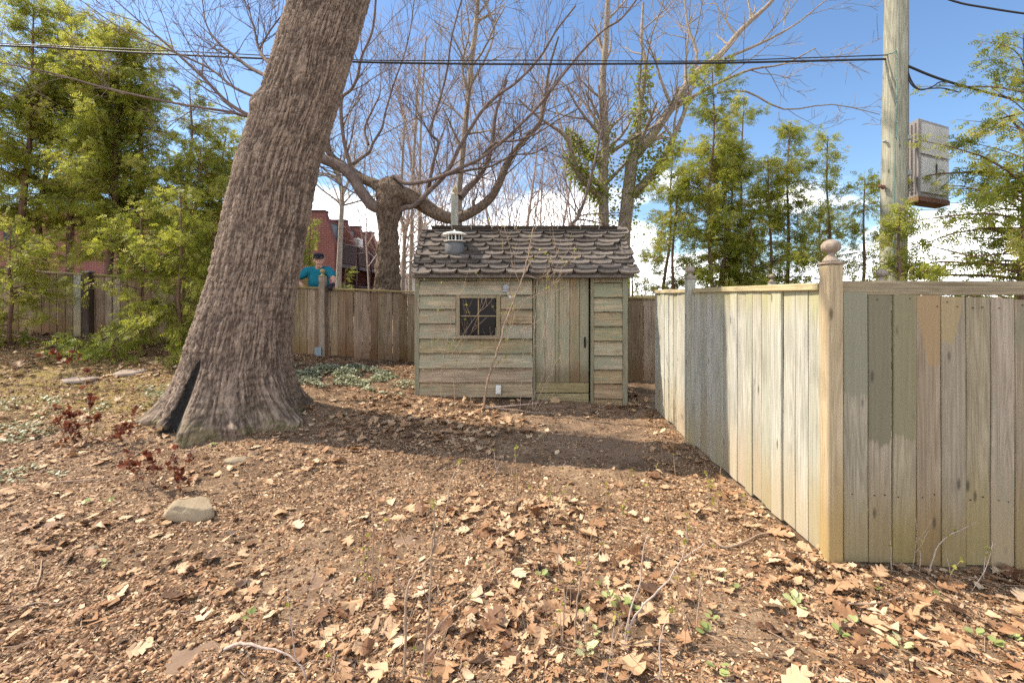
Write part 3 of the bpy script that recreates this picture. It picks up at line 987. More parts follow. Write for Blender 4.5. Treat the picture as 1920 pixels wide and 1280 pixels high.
lamp_head(sx(950), sz(539), R(48), R(-28), M['lens'])
lamp_head(sx(945), sz(541), R(-58), R(-35), M['lens'])
o = link('lamp_arm', box_mesh('lamp_arm', 0.09, 0.04, 0.05, M['grey_metal'], 0.01, False), fl, (sx(948), SD - 0.075, sz(537)), (0, R(-20), 0))

# roof: two slopes with rows of thick curled shingles on the front one
EY, EZ = 6.50, CAM_H + (HZ - 511) / F * 6.50           # eave
RY, RZ = 7.30, CAM_H + (HZ - 431) / F * 7.30           # ridge
EXL, EXR = (772 - 960) / F * EY, (1190 - 960) / F * EY
slope_l = math.hypot(RY - EY, RZ - EZ)
pitch = math.atan2(RZ - EZ, RY - EY)
roof = link('roof', mesh_py('roof', [(EXL, EY + .01, EZ - .03), (EXR, EY + .01, EZ - .03), (EXR, RY, RZ - .03), (EXL, RY, RZ - .03), (EXR, 2 * RY - EY, EZ - .03), (EXL, 2 * RY - EY, EZ - .03),
                                     (EXL, EY + .01, EZ - .065), (EXR, EY + .01, EZ - .065), (EXR, RY, RZ - .07), (EXL, RY, RZ - .07), (EXR, 2 * RY - EY, EZ - .065), (EXL, 2 * RY - EY, EZ - .065)],
                            [(0, 1, 2, 3), (3, 2, 4, 5), (7, 6, 9, 8), (8, 9, 11, 10), (6, 7, 1, 0), (10, 11, 5, 4), (7, 8, 2, 1), (8, 10, 4, 2), (9, 6, 0, 3), (11, 9, 3, 5)], M['shingle']), shed, (0, 0, 0))


def gable(x):
    v = [(x - .02, SD + .02, ZT - 0.05), (x - .02, SD + 1.18, ZT - .05), (x - .02, RY, RZ - .085), (x + .02, SD + .02, ZT - 0.05), (x + .02, SD + 1.18, ZT - .05), (x + .02, RY, RZ - .085)]
    link('gable', mesh_py('gable', v, [(0, 1, 2), (5, 4, 3), (0, 3, 4, 1), (1, 4, 5, 2), (2, 5, 3, 0)], M['siding']), shed, (0, 0, 0))


gable(XL + .02)
gable(XR - .02)


def shingle_mesh(w, l, t):
    """thick wooden shake: lower corners nipped off and dished, face a little cupped, butt end curling up"""
    cols = [-.5, -.41, -.14, .14, .41, .5]
    low = [0.15 + random.uniform(-.07, .05), 0.015, 0.0, random.uniform(0, .02), 0.02, 0.15 + random.uniform(-.07, .05)]
    v, f = [], []
    for side in (1, 0):
        for r_ in range(3):
            for c_, lo in zip(cols, low):
                y0 = lo * l
                y = y0 + (l - y0) * (0, 0.35, 1.0)[r_]
                cup = -0.014 * (abs(c_) * 2) ** 2 * (1, 0.5, 0.0)[r_] - 0.004
                curl = (0.012, 0.0, -0.006)[r_]
                v.append((c_ * w * (0.97 if r_ == 0 else 1), y, -cup + curl + (t * (1, 0.9, 0.5)[r_] if side else 0) + random.uniform(-.002, .002)))
    n = len(cols)

    def q(s, r_, c_):
        return s * 3 * n + r_ * n + c_
    for r_ in range(2):
        for c_ in range(n - 1):
            f.append((q(0, r_, c_), q(0, r_, c_ + 1), q(0, r_ + 1, c_ + 1), q(0, r_ + 1, c_)))
            f.append((q(1, r_, c_ + 1), q(1, r_, c_), q(1, r_ + 1, c_), q(1, r_ + 1, c_ + 1)))
    for c_ in range(n - 1):
        f.append((q(1, 0, c_), q(1, 0, c_ + 1), q(0, 0, c_ + 1), q(0, 0, c_)))
    for r_ in range(2):
        f.append((q(0, r_, 0), q(0, r_ + 1, 0), q(1, r_ + 1, 0), q(1, r_, 0)))
        f.append((q(1, r_, n - 1), q(1, r_ + 1, n - 1), q(0, r_ + 1, n - 1), q(0, r_, n - 1)))
    return mesh_py('shingle', v, f, M['shingle'])


sh_variants = [shingle_mesh(w_, 0.25, t_) for w_, t_ in ((0.27, .026), (0.30, .030), (0.33, .028), (0.31, .024), (0.28, .032), (0.32, .026), (0.29, .030))]
sh_w = [0.27, 0.30, 0.33, 0.31, 0.28, 0.32, 0.29]
NR = 10
expo = slope_l / NR
for side in (0, 1):
    for r_ in range(NR):
        if side and r_ > 9:
            continue
        x = EXL + (0.0 if r_ % 2 == 0 else -0.16) + random.uniform(-.02, .02)
        s_ = r_ * expo - 0.03
        while x < EXR - 0.06:
            k = random.randrange(len(sh_variants))
            w = sh_w[k] + 0.012
            cx_ = x + w / 2
            if cx_ > EXL + 0.07 and cx_ < EXR - 0.05:
                ss = s_ + random.uniform(-.012, .012)
                lift = 0.014 + random.uniform(0, .006)
                th = pitch + R(3.4)
                y_ = EY + ss * math.cos(pitch) - lift * math.sin(pitch)
                z_ = EZ + ss * math.sin(pitch) + lift * math.cos(pitch) - 0.03
                if side == 0:
                    o = link('shingle', sh_variants[k], roof, (cx_, y_, z_), (th - R(6.5), 0, R(random.uniform(-1.2, 1.2))))
                else:
                    o = link('shingle', sh_variants[k], roof, (cx_, 2 * RY - y_, z_), (th - R(6.5), 0, R(180)))
            x += w
# narrow end pieces along both verges and the ridge caps
for r_ in range(NR):
    for xe in (EXL + 0.03, EXR - 0.03):
        ss = r_ * expo + 0.01
        o = link('shingle', sh_variants[0], roof, (xe, EY + ss * math.cos(pitch), EZ + ss * math.sin(pitch) - 0.02), (pitch - R(3), 0, 0))
        o.scale = (0.34, 1, 1)
x = EXL
while x < EXR - .1:
    w = random.uniform(.24, .34)
    o = link('ridge_cap', box_mesh('ridge_cap', w, 0.14, 0.022, M['shingle'], 0.005, True, 0.004), roof, (x + w / 2, RY, RZ - 0.022), (0, 0, 0))
    x += w
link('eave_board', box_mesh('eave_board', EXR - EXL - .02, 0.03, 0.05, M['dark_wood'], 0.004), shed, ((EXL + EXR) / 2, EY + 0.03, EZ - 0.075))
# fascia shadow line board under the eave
# roof vent: dished cowl on a squat pipe
va = at(852, 468, 6.86)
vent = link('roof_vent', lathe_mesh('roof_vent', [(0.150, -0.10), (0.148, -0.02), (0.143, 0.06), (0.125, 0.105), (0.10, 0.115)], 24, M['vent_grey']), shed, (va.x, va.y + .03, va.z))
link('vent_flange', lathe_mesh('vent_flange', [(0.12, 0.0), (0.155, 0.004), (0.158, 0.012), (0.115, 0.020)], 24, M['offwhite']), vent, (va.x, va.y + .03, va.z + 0.112))
for i in range(14):
    a = 2 * math.pi * i / 14
    link('vent_slat', box_mesh('vent_slat', 0.018, 0.008, 0.075, M['offwhite'] if i % 2 else M['grey_metal'], 0.002), vent, (va.x + .118 * math.cos(a), va.y + .03 + .118 * math.sin(a), va.z + 0.130), (0, 0, a + math.pi / 2))
link('vent_core', lathe_mesh('vent_core', [(0.09, 0), (0.09, 0.075)], 16, M['black_metal']), vent, (va.x, va.y + .03, va.z + .131))
link('vent_cowl', lathe_mesh('vent_cowl', [(0.12, 0.0), (0.176, 0.004), (0.18, 0.010), (0.16, 0.028), (0.11, 0.046), (0.05, 0.057), (0.012, 0.060), (0.012, 0.080), (0.004, 0.085)], 28, M['offwhite']), vent, (va.x, va.y + .03, va.z + 0.205))

# tall post behind the roof
pw = at(852, 366, 8.25)
tp = thing('wooden_post', 'slim grey wooden post with pointed knob standing up behind the shed roof', 'post', (pw.x, 8.3, gzf(pw.x, 8.3)))
link('shaft', box_mesh('shaft', 0.115, 0.115, pw.z - tp.location.z, M['post_grey'], 0.006), tp, tp.location)
link('finial', lathe_mesh('finial', [(0.055, 0), (0.058, 0.02), (0.03, 0.03), (0.024, 0.05), (0.045, 0.08), (0.04, 0.11), (0.018, 0.15), (0.003, 0.18)], 14, M['post_grey']), tp, (pw.x, 8.3, pw.z + .001))

# flat stones at the door
for (px_, py_, d_, s_, lab) in ((1094, 763, 6.42, (0.17, 0.10, 0.045), 'flat grey stone lying under the right end of the shed door'),
                                (1040, 764, 6.40, (0.32, 0.09, 0.03), 'long low stone lying under the shed door')):
    w_ = at(px_, py_, d_)
    bm = bmesh.new()
    bmesh.ops.create_icosphere(bm, subdivisions=3, radius=0.5)
    for v in bm.verts:
        q = v.co.copy()
        k = 1 + 0.25 * (vnoise(np.array([[q.x * 3 + px_, q.y * 3, q.z * 3]]))[0] - 0.5)
        v.co = Vector((max(min(q.x * 1.3, .5), -.5) * s_[0] * k * 1.2, max(min(q.y * 1.3, .45), -.45) * s_[1] * k * 1.2, max(min(q.z * 1.6, .4), -.4) * s_[2] * 1.6))
    me = bpy.data.meshes.new('flat_stone')
    bm.to_mesh(me)
    bm.free()
    me.materials.append(M['stepstone'])
    tag(link('flat_stone', me, None, (w_.x, w_.y, gzf(w_.x, w_.y) + 0.015)), lab, 'stone')
# ---------------------------------------------------------------- the big oak
OD = 5.85
oak = thing('oak_tree', 'massive leaning oak with furrowed bark and a black scar at its foot', 'tree', (at(442, 0, OD).x, OD, gzf(at(442, 0, OD).x, OD)))
ctl = [(860, 440, 105), (800, 440, 108), (740, 441, 103), (700, 445, 98), (640, 452, 92), (560, 468, 84), (500, 482, 81), (400, 502, 79), (300, 523, 77), (150, 574, 75), (0, 619, 74), (-200, 672, 72), (-420, 730, 62)]
cz = np.array([at(0, c[0], OD).z for c in ctl])
cx = np.array([at(c[1], 0, OD).x for c in ctl])
cr = np.array([c[2] / F * OD * 0.96 for c in ctl])
NSEG, = (560,)
zrows = np.concatenate([np.arange(-0.35, 5.6, 0.009), np.arange(5.6, 8.0, 0.06)])
th = np.linspace(0, 2 * np.pi, NSEG, endpoint=False)
TH, ZR = np.meshgrid(th, zrows)
TH, ZR = TH.ravel(), ZR.ravel()
X0 = np.interp(ZR, cz, cx)
R0 = np.interp(ZR, cz, cr)
hb = np.clip(ZR - (gzf(-3.3, OD)), -0.5, 9)
# roots: angle (0 = +x, -90 = towards the camera), reach, width
flare = np.zeros_like(ZR)
for a_, reach, wd in ((-2.80, 0.31, 0.28), (-0.42, 0.36, 0.28), (-1.05, 0.20, 0.22), (-1.62, 0.24, 0.24), (-2.2, 0.14, 0.2), (0.6, 0.3, 0.4), (1.7, 0.35, 0.45), (2.7, 0.3, 0.4)):
    d_ = np.angle(np.exp(1j * (TH - a_)))
    flare += reach * np.exp(-(d_ / wd) ** 2) * np.exp(-np.maximum(hb, 0) / (0.20 + 0.25 * reach))
flare += 0.05 * np.exp(-np.maximum(hb, 0) / 0.12)
ux, uy = np.cos(TH), np.sin(TH)
P3 = np.stack([ux * 0.5, uy * 0.5, ZR], 1)
# furrows lean a little and branch; two scales of ridge
warp = (fbm(P3 * np.array([3, 3, 1.1]), 3) - 0.5) * 0.22
Pw = np.stack([(ux * 0.5 + warp * 0.5), (uy * 0.5 + warp * 0.5), ZR], 1)
n1 = fbm(Pw * np.array([36, 36, 1.9]), 3, 0.42)
n2 = fbm(Pw * np.array([85, 85, 14.0]) + 9, 3, 0.5)
rd1 = 1 - np.abs(n1 - 0.5) * 5.0
rd2 = 1 - np.abs(n2 - 0.5) * 4.0
n3 = fbm(Pw * np.array([16, 16, 11.0]) + 51, 3, 0.5)
crack = np.clip(1 - np.abs(n3 - 0.5) * 9.0, 0, 1)
furrow = np.clip(np.clip(rd1, 0, 1) ** 1.2 * (0.35 + 1.3 * fbm(P3 * np.array([7, 7, 3.0]) + 77, 2)) + 0.55 * crack, 0, 1.2)
fine = np.clip(rd2, 0, 1)
depth = 0.019 * furrow + 0.011 * fine
big = (fbm(P3 * np.array([2.6, 2.6, 0.9]) + 3, 3) - 0.5) * 0.06
# knot on the camera side near (510, 205), and the charred seam at the foot
kz, kx = at(0, 208, OD).z, at(508, 0, OD).x
XX = X0 + ux * R0
dk = np.sqrt(((XX - kx) / 0.12) ** 2 + ((ZR - kz) / 0.10) ** 2)
front = (uy < 0.25)
knot = np.where(front, 0.075 * np.exp(-dk ** 2) - 0.05 * np.exp(-(dk / 0.42) ** 2), 0)
Rr = R0 + flare + big * (0.4 + np.exp(-hb)) - depth + knot
X3, Y3 = X0 + ux * Rr, OD + uy * Rr * 0.96
seam = np.array([at(0, y_, OD).z for y_ in (860, 810, 770, 730, 690, 650, 600, 540)])
seamx = np.array([at(x_, 0, OD).x for x_ in (292, 312, 330, 350, 368, 375, 384, 400)])
seamw = np.array([0.10, 0.105, 0.085, 0.06, 0.036, 0.02, 0.012, 0.005])
sxx, sww = np.interp(ZR, seam[::1], seamx), np.interp(ZR, seam, seamw)
# perspective: the seam is on the near face of the trunk, so bring it in with the nearness of that face
persp = Y3 / OD
Zc = CAM_H + (ZR - CAM_H) / persp
sxx, sww = np.interp(Zc, seam, seamx), np.interp(Zc, seam, seamw)
ds = np.abs(X3 / persp - (sxx)) / sww
pit = np.where(uy < 0.05, np.exp(-ds ** 2), 0)
Rr = Rr - 0.085 * pit * np.clip(sww / 0.08, 0.25, 1)
X3, Y3 = X0 + ux * Rr, OD + uy * Rr * 0.96
char = np.where(uy < 0.1, np.exp(-(ds * 0.8) ** 2), 0) * sstep(at(0, 652, OD).z, at(0, 700, OD).z, Zc)
moss = np.exp(-np.maximum(hb, 0) / 0.10) * 0.42
nr = len(zrows)
jj = (np.arange(nr - 1)[:, None] * NSEG + np.arange(NSEG)[None])
kk = (np.arange(nr - 1)[:, None] * NSEG + (np.arange(NSEG)[None] + 1) % NSEG)
of = np.stack([jj, kk, kk + NSEG, jj + NSEG], -1).reshape(-1, 4)
ov = np.stack([X3, Y3, ZR], 1)
ridge = 1 - (0.6 * furrow + 0.4 * fine)
o = link('trunk', mesh_np('trunk', ov, of, M['oak_bark'], True, {'ridge': ridge, 'char': char, 'moss': moss, 'rest': P3}), oak, (0, 0, 0))

# its crown, most of it above the picture: limbs, boughs and twigs, with a few low boughs hanging in at the left
tops = Vector((float(np.interp(7.6, cz, cx)), OD, 7.6))
lim, tw = Tubes(), Tubes()
for k in range(7):
    a_ = k * 2 * math.pi / 7 + random.uniform(-.3, .3)
    d_ = Vector((math.cos(a_) * .75, math.sin(a_) * .75, random.uniform(.7, 1.1)))
    p0 = tops + Vector((math.cos(a_) * .2, math.sin(a_) * .2, random.uniform(-.8, .2)))
    pts = [p0, p0 + d_ * 1.2, p0 + d_ * 2.4 + rand_unit() * .3, p0 + d_ * 3.8 + rand_unit() * .5 + Vector((0, 0, .5))]
    pts, rr = smooth_path(pts, [.26, .19, .13, .06])
    lim.add(pts, rr, 8)
    sprout(tw, pts, rr, 9, 2.0, 3, 0.25, 0.2, 0.005, 0.5, 0.06)
hang = [([(486, 222), (452, 216), (430, 210), (330, 194), (200, 166), (100, 138), (0, 118)], (6.05, 5.9, 5.8, 5.5, 5.2, 5.0, 4.8), 0.022),
        ([(486, 226), (430, 195), (380, 145), (320, 90), (275, 52), (215, 0)], (6.1, 6.1, 6.0, 5.9, 5.8, 5.7), 0.026),
        ([(494, 188), (440, 165), (395, 130), (320, 95), (240, 62), (150, 0)], (6.15, 6.2, 6.3, 6.3, 6.3, 6.3), 0.02),
        ([(505, 145), (470, 128), (440, 105), (405, 76), (385, 40), (378, -20)], (6.3, 6.5, 6.6, 6.7, 6.8, 6.8), 0.028),
        ([(510, 126), (487, 96), (478, 60), (470, 30), (462, -10)], (6.4, 6.6, 6.7, 6.8, 6.8), 0.026),
        ([(487, 92), (505, 60), (528, 30), (545, 14)], (6.6, 6.6, 6.5, 6.4), 0.016)]
for pxs, ds_, r0 in hang:
    pts = [at(p[0], p[1], d_) for p, d_ in zip(pxs, ds_)]
    pts, rr = smooth_path(pts, list(np.linspace(r0, 0.005, len(pts))), 4)
    lim.add(pts, rr, 6)
    sprout(tw, pts, rr, 13, 0.62, 2, 0.12, 0.12, 0.0022, 0.5, 0.009, (25, 60))
link('limbs', lim.mesh('limbs', M['limb_bark']), oak, (0, 0, 0))
link('crown', tw.mesh('crown', M['limb_bark']), oak, (0, 0, 0))

# ---------------------------------------------------------------- the knotty maple behind the fence
MD = 10.4
mb = at(728, 0, MD)
maple = thing('maple_tree', 'gnarled pollard maple with swollen knob and long bare arching limbs above the brown fence', 'tree', (mb.x, MD, gzf(mb.x, MD)))


def trunk_arrays(ctl, D, nseg, dz, seed, lump, fur):
    """ctl: rows (py, px, half width px) from the foot up, seen at D"""
    z_ = np.array([at(0, c[0], D).z for c in ctl])
    x_ = np.array([at(c[1], 0, D).x for c in ctl])
    r_ = np.array([c[2] / F * D for c in ctl])
    zr = np.arange(z_[0], z_[-1], dz)
    th_ = np.linspace(0, 2 * np.pi, nseg, endpoint=False)
    T_, Z_ = np.meshgrid(th_, zr)
    T_, Z_ = T_.ravel(), Z_.ravel()
    xx_, rr_ = np.interp(Z_, z_, x_), np.interp(Z_, z_, r_)
    P_ = np.stack([np.cos(T_) * .4, np.sin(T_) * .4, Z_], 1) + seed
    a = (fbm(P_ * np.array([6, 6, 4.5]), 4) - 0.5) * lump
    f_ = np.abs(fbm(P_ * np.array([26, 26, 5]), 3) - 0.5) * fur
    q = rr_ * (1 + a) - f_
    v = np.stack([xx_ + np.cos(T_) * q, D + np.sin(T_) * q, Z_], 1)
    n_ = len(zr)
    j_ = (np.arange(n_ - 1)[:, None] * nseg + np.arange(nseg)[None])
    k_ = (np.arange(n_ - 1)[:, None] * nseg + (np.arange(nseg)[None] + 1) % nseg)
    f = np.stack([j_, k_, k_ + nseg, j_ + nseg], -1).reshape(-1, 4)
    cap = [tuple((n_ - 1) * nseg + i for i in range(nseg))]
    return v, f


v_, f_ = trunk_arrays([(590, 726, 34), (540, 726, 25), (490, 727, 22), (450, 728, 19), (425, 728, 18), (405, 728, 22), (385, 732, 27), (365, 735, 29), (350, 733, 25), (338, 728, 16), (331, 727, 3)], MD, 150, 0.016, 4.0, 0.5, 0.16)
link('trunk', mesh_np('trunk', v_, f_, M['maple_bark'], True), maple, (0, 0, 0))
twm = Tubes()
mlimbs = [
    ([(722, 392), (700, 384), (688, 375), (674, 356), (660, 335), (640, 315), (603, 296), (585, 288)], 0.15, .10, -0.4),
    ([(680, 352), (668, 330), (656, 302), (645, 255), (641, 190), (656, 168), (668, 145), (678, 108), (700, 58), (706, -10)], 0.065, .02, -1.0),
    ([(716, 352), (700, 345), (680, 335), (655, 318), (620, 290), (612, 255), (618, 215)], 0.16, .05, 0.5),
    ([(662, 308), (690, 285), (700, 268), (716, 240), (722, 212), (738, 155), (757, 108), (770, 60), (775, 0)], 0.05, .012, 0.6),
    ([(690, 272), (684, 240), (700, 205), (710, 180), (712, 168)], 0.04, .015, 0.7),
    ([(726, 338), (742, 333), (760, 342), (800, 340), (830, 328), (870, 312), (910, 293), (960, 250), (1010, 200), (1058, 138), (1095, 95), (1135, 55), (1165, 33), (1200, -10)], 0.07, .016, -1.4),
    ([(742, 400), (758, 391), (778, 385), (806, 357), (836, 326), (862, 278), (900, 210), (935, 180), (962, 160), (990, 135), (1018, 102), (1044, 58), (1078, 10)], 0.085, .016, -0.9),
    ([(752, 366), (778, 376), (800, 390), (822, 402), (850, 410), (882, 400), (916, 378), (936, 345), (956, 300), (985, 262), (1012, 230), (1022, 190), (1030, 130), (1046, 70)], 0.225, .018, 0.3),
    ([(804, 356), (808, 330), (812, 300), (821, 266), (808, 246), (824, 192), (836, 135), (846, 66), (868, -6)], 0.055, .014, -1.2),
    ([(862, 372), (878, 352), (896, 334), (914, 300), (925, 262), (930, 210), (950, 150)], 0.11, .03, 0.9),
    ([(905, 288), (930, 268), (968, 262), (1005, 250), (1045, 225), (1085, 205)], 0.04, .01, -1.2),
    ([(836, 328), (880, 318), (920, 312), (960, 290), (1002, 285), (1040, 262)], 0.045, .012, -0.6),
]
for pxs, r0, r1, dd in mlimbs:
    n_ = len(pxs)
    pts = [at(p[0], p[1], MD + dd * i / (n_ - 1)) for i, p in enumerate(pxs)]
    pts = [p + rand_unit() * 0.02 for p in pts]
    r0 = r0 * .82 if r0 < .12 else r0 * .92
    pts, rr = smooth_path(pts, [r0 + (r1 - r0) * (i / (n_ - 1)) ** 0.7 for i in range(n_)], 4)
    tb = Tubes()
    tb.add(pts, rr, 10)
    link('limb', tb.mesh('limb', M['limb_bark'] if r0 < .14 else M['maple_bark']), maple, (0, 0, 0))
    ln = sum((b - a).length for a, b in zip(pts[:-1], pts[1:]))
    sprout(twm, pts, rr, int(3 + ln * 2.6), 1.1, 2, 0.22, 0.22, 0.003, 0.42, 0.016, (28, 62))
link('crown', twm.mesh('crown', M['limb_bark']), maple, (0, 0, 0))

# ---------------------------------------------------------------- other bare trees
def bare_tree(label, pxs, D, r0, r1, mat, n_tw, tw_len, level=2, extra=(), group=None, dd=0.0, cat='tree', rmin=0.005, matt=None, t0=0.3, name='bare_tree'):
    foot = at(pxs[0][0], pxs[0][1], D)
    g = gzf(foot.x, D)
    tr = thing(name, label, cat, (foot.x, D, g), group)
    tb, tw_ = Tubes(), Tubes()
    pts = [at(p[0], p[1], D + dd * i / max(len(pxs) - 1, 1)) for i, p in enumerate(pxs)]
    if pts[0].z > g - .1:
        pts.insert(0, Vector((pts[0].x, D, g - .1)))
    rr0 = list(np.linspace(r0, r1, len(pts)))
    pts, rr = smooth_path(pts, rr0, 3)
    tb.add(pts, rr, 9)
    link('trunk', tb.mesh('trunk', mat), tr, (0, 0, 0))
    sprout(tw_, pts, rr, n_tw, tw_len, level, t0, 0.10, rmin, 0.5, r0 * .4, (35, 75))
    for ex, e0, e1, edd in extra:
        ep = [at(p[0], p[1], D + edd * i / (len(ex) - 1)) for i, p in enumerate(ex)]
        ep, er = smooth_path(ep, list(np.linspace(e0, e1, len(ep))), 3)
        t2 = Tubes()
        t2.add(ep, er, 8)
        link('limb', t2.mesh('limb', mat), tr, (0, 0, 0))
        sprout(tw_, ep, er, max(4, int(n_tw * .45)), tw_len, level, 0.25, 0.12, rmin, 0.5, r0 * .3, (30, 70))
    link('crown', tw_.mesh('crown', matt or mat), tr, (0, 0, 0))
    return tr


bare_tree('tall thin bare tree rising straight behind the shed roof, beside the wooden post', [(861, 470), (861, 360), (868, 280), (876, 200), (884, 120), (892, 50), (898, -30), (905, -120)], 11.6, 0.085, 0.045, M['grey_bark'], 16, 1.3, 2,
          [([(878, 172), (870, 150), (868, 110), (880, 60), (872, 0)], 0.04, 0.012, .3), ([(882, 160), (905, 120), (925, 70), (930, 0)], 0.04, 0.012, -.3), ([(874, 230), (850, 205), (822, 185), (800, 150)], 0.03, 0.01, .4)])
bare_tree('slim pale barked tree standing in front of the red brick building', [(634, 545), (638, 450), (641, 365), (634, 330), (628, 300)], 13.0, 0.085, 0.045, M['pale_bark'], 16, 1.2, 2,
          [([(641, 368), (655, 335), (664, 300), (668, 260)], 0.05, 0.014, .3), ([(630, 320), (616, 290), (612, 240)], 0.04, 0.012, -.3)], t0=.5)
for px_, top_, D_, lab in ((758, 395, 14.0, 'slender grey trunk right beside the knotty maple'), (772, 300, 15.5, 'slender grey trunk second from the knotty maple'), (786, 250, 17.0, 'slim far trunk rising by the left end of the shed roof')):
    bare_tree(lab, [(px_ - 3, 545), (px_, 430), (px_ + random.uniform(-8, 8), top_), (px_ + random.uniform(-12, 14), top_ - 180)], D_, 0.075, 0.03, M['grey_bark'], 9, 1.4, 2, group='bare trunks behind the maple', rmin=.006, matt=M['far_twig'])
# thin far trees whose twigs fill the sky between
far = [(752, 100, 20, 40), (806, 160, 18, -60), (930, 120, 21, -50), (975, 60, 19, 50), (1040, 90, 22, 60), (1085, 180, 26, -48)]
ORD = ['first', 'second', 'third', 'fourth', 'fifth', 'sixth', 'seventh', 'eighth', 'ninth', 'tenth', 'eleventh', 'twelfth']
for k, (px_, top_, D_, ln_) in enumerate(far):
    bare_tree('thin pinkish bare tree, %s from the knotty maple in the thicket behind the shed' % ORD[k], [(px_, 520), (px_ + ln_ * .4, 380), (px_ + ln_ * .7, 250), (px_ + ln_, top_)], D_, 0.075, 0.02, M['far_twig'], 15, 3.0, 2, group='thin far trees behind the garden', rmin=.006, t0=.15)

# the pinkish thicket low behind the shed: nobody could count its stems
tk_ = Tubes()
for k in range(70):
    px_, D_ = random.uniform(690, 1120), random.uniform(17, 26)
    b_ = at(px_, 540, D_)
    h_ = (HZ - random.uniform(250, 400)) / F * D_
    grow(tk_, (b_.x, D_, .5), (random.gauss(0, .16), random.gauss(0, .1), 1), h_ + 1.0, .035, 2, .10, (3, 5), .10, 4, .006, (25, 60))
th_ = link('far_thicket', tk_.mesh('far_thicket', M['far_twig']), None, (0, 0, 0))
tag(th_, 'hazy pinkish thicket of bare brush filling the gap behind the shed and the maple', 'thicket', None, 'stuff')

# ivy-clad trees to the right of the shed
def ivy_leaves(paths, n, size, spread):
    pos, dirs = [], []
    for _ in range(n):
        pts, rr = random.choice(paths)
        t_ = random.random() ** 0.8 * (len(pts) - 1)
        i = min(int(t_), len(pts) - 2)
        q = pts[i].lerp(pts[i + 1], t_ - i)
        d_ = rand_unit()
        pos.append(q + d_ * (rr[i] + random.uniform(0, spread) * (1 if random.random() < .75 else 2.2)))
        dirs.append(d_ + Vector((0, 0, -.6)))
    return np.array(pos), np.array([tuple(d) for d in dirs])


LV = np.array([(0, 0, 0), (.45, .42, .05), (1, 0, -.08), (.45, -.42, .05)], float)
LF = np.array([(0, 1, 2), (0, 2, 3)])


def leaf_cloud(name, pos, dirs, size, mat, parent, tint=None, kind=None):
    n_ = len(pos)
    rot = rot_from(np.asarray(dirs), rng.uniform(-1.4, 1.4, n_))
    v, f = scatter(LV, LF, np.asarray(pos, float), rot, (size * rng.uniform(.6, 1.3, n_))[:, None])
    tn = np.repeat(rng.random(n_) if tint is None else tint, len(LV))
    o = link(name, mesh_np(name, v, f, mat, False, {'tint': tn}), parent, (0, 0, 0))
    if kind:
        tag(o, kind=kind)
    return o


ID = 12.0
iv = [
    (1132, [(1132, 470), (1132, 400), (1131, 330), (1134, 280), (1134, 230), (1130, 150), (1136, 80), (1140, -10)], 0.15, 0.06,
     [([(1130, 375), (1108, 352), (1086, 328), (1072, 290), (1060, 255), (1012, 222), (972, 186)], .10, .02, -.8), ([(1131, 305), (1105, 290), (1082, 268), (1065, 250)], .05, .02, .6), ([(1133, 250), (1110, 215), (1085, 180), (1048, 150)], .05, .015, .5)],
     'ivy clad upright tree behind the right end of the shed roof'),
    (1175, [(1168, 470), (1174, 400), (1181, 335), (1187, 295), (1212, 268), (1236, 235), (1262, 198), (1306, 136), (1350, 104), (1392, 54), (1440, 10), (1475, -30), (1510, -70)], 0.19, 0.022,
     [([(1186, 368), (1215, 336), (1242, 300), (1262, 258), (1282, 214), (1302, 150)], .12, .03, -.6), ([(1190, 285), (1196, 245), (1200, 200), (1211, 126), (1203, 78), (1206, 5)], .09, .03, .5),
      ([(1300, 145), (1306, 100), (1290, 50), (1283, -5)], .05, .02, .4), ([(1262, 205), (1310, 175), (1360, 150), (1410, 130), (1470, 120), (1530, 90)], .05, .012, -.8), ([(1284, 210), (1285, 150), (1288, 90), (1296, 30)], .05, .015, .8),
      ([(1345, 175), (1400, 172), (1470, 205), (1560, 196), (1650, 215)], .03, .008, -.5), ([(1360, 110), (1440, 75), (1500, 40), (1560, -10)], .04, .01, .3)],
     'ivy clad tree leaning right with long bare limbs above the cedars'),
]
for px_, pxs, r0, r1, ex, lab in iv:
    tr = bare_tree(lab, pxs, ID, r0, r1, M['grey_bark'], 13, 1.4, 2, ex, 'ivy clad trees beside the shed')
    paths = [([at(p[0], p[1], ID) for p in pxs[:5]], [r0] * 5)]
    for e in ex[:2]:
        paths.append(([at(p[0], p[1], ID + e[3] * i / (len(e[0]) - 1)) for i, p in enumerate(e[0][:4])], [e[1]] * 4))
    pos, dirs = ivy_leaves(paths, 2600, .1, .13)
    leaf_cloud('ivy', pos, dirs, .075, M['ivy'], tr)
bare_tree('dark slanting young tree rising out of the shrubs over the shed roof', [(1070, 445), (1083, 410), (1097, 372), (1112, 315), (1126, 255), (1140, 190)], 10.6, 0.045, 0.02, M['limb_bark'], 14, 1.0, 2)

# ---------------------------------------------------------------- cedars
def frond(n=4):
    v, f = [(0, 0.012, 0), (0, -0.012, 0), (1, 0, -.10)], [(0, 1, 2)]
    for k in range(n):
        x_ = 0.12 + 0.72 * k / (n - 1)
        ln = 0.40 * (1 - 0.55 * k / (n - 1))
        for s_ in (1, -1):
            b = len(v)
            dz = random.uniform(-.05, .05)
            v += [(x_ - .015, 0, -.02 * k), (x_ + .085, 0, -.02 * k), (x_ + ln * .72 + .03, s_ * ln * .72 + s_ * .02, dz - .03), (x_ + ln * .30, s_ * (ln * .62), dz)]
            f += [(b, b + 1, b + 2), (b, b + 2, b + 3)]
    return np.array(v, float), np.array(f)


FRONDS = [frond(4), frond(4), frond(3)]


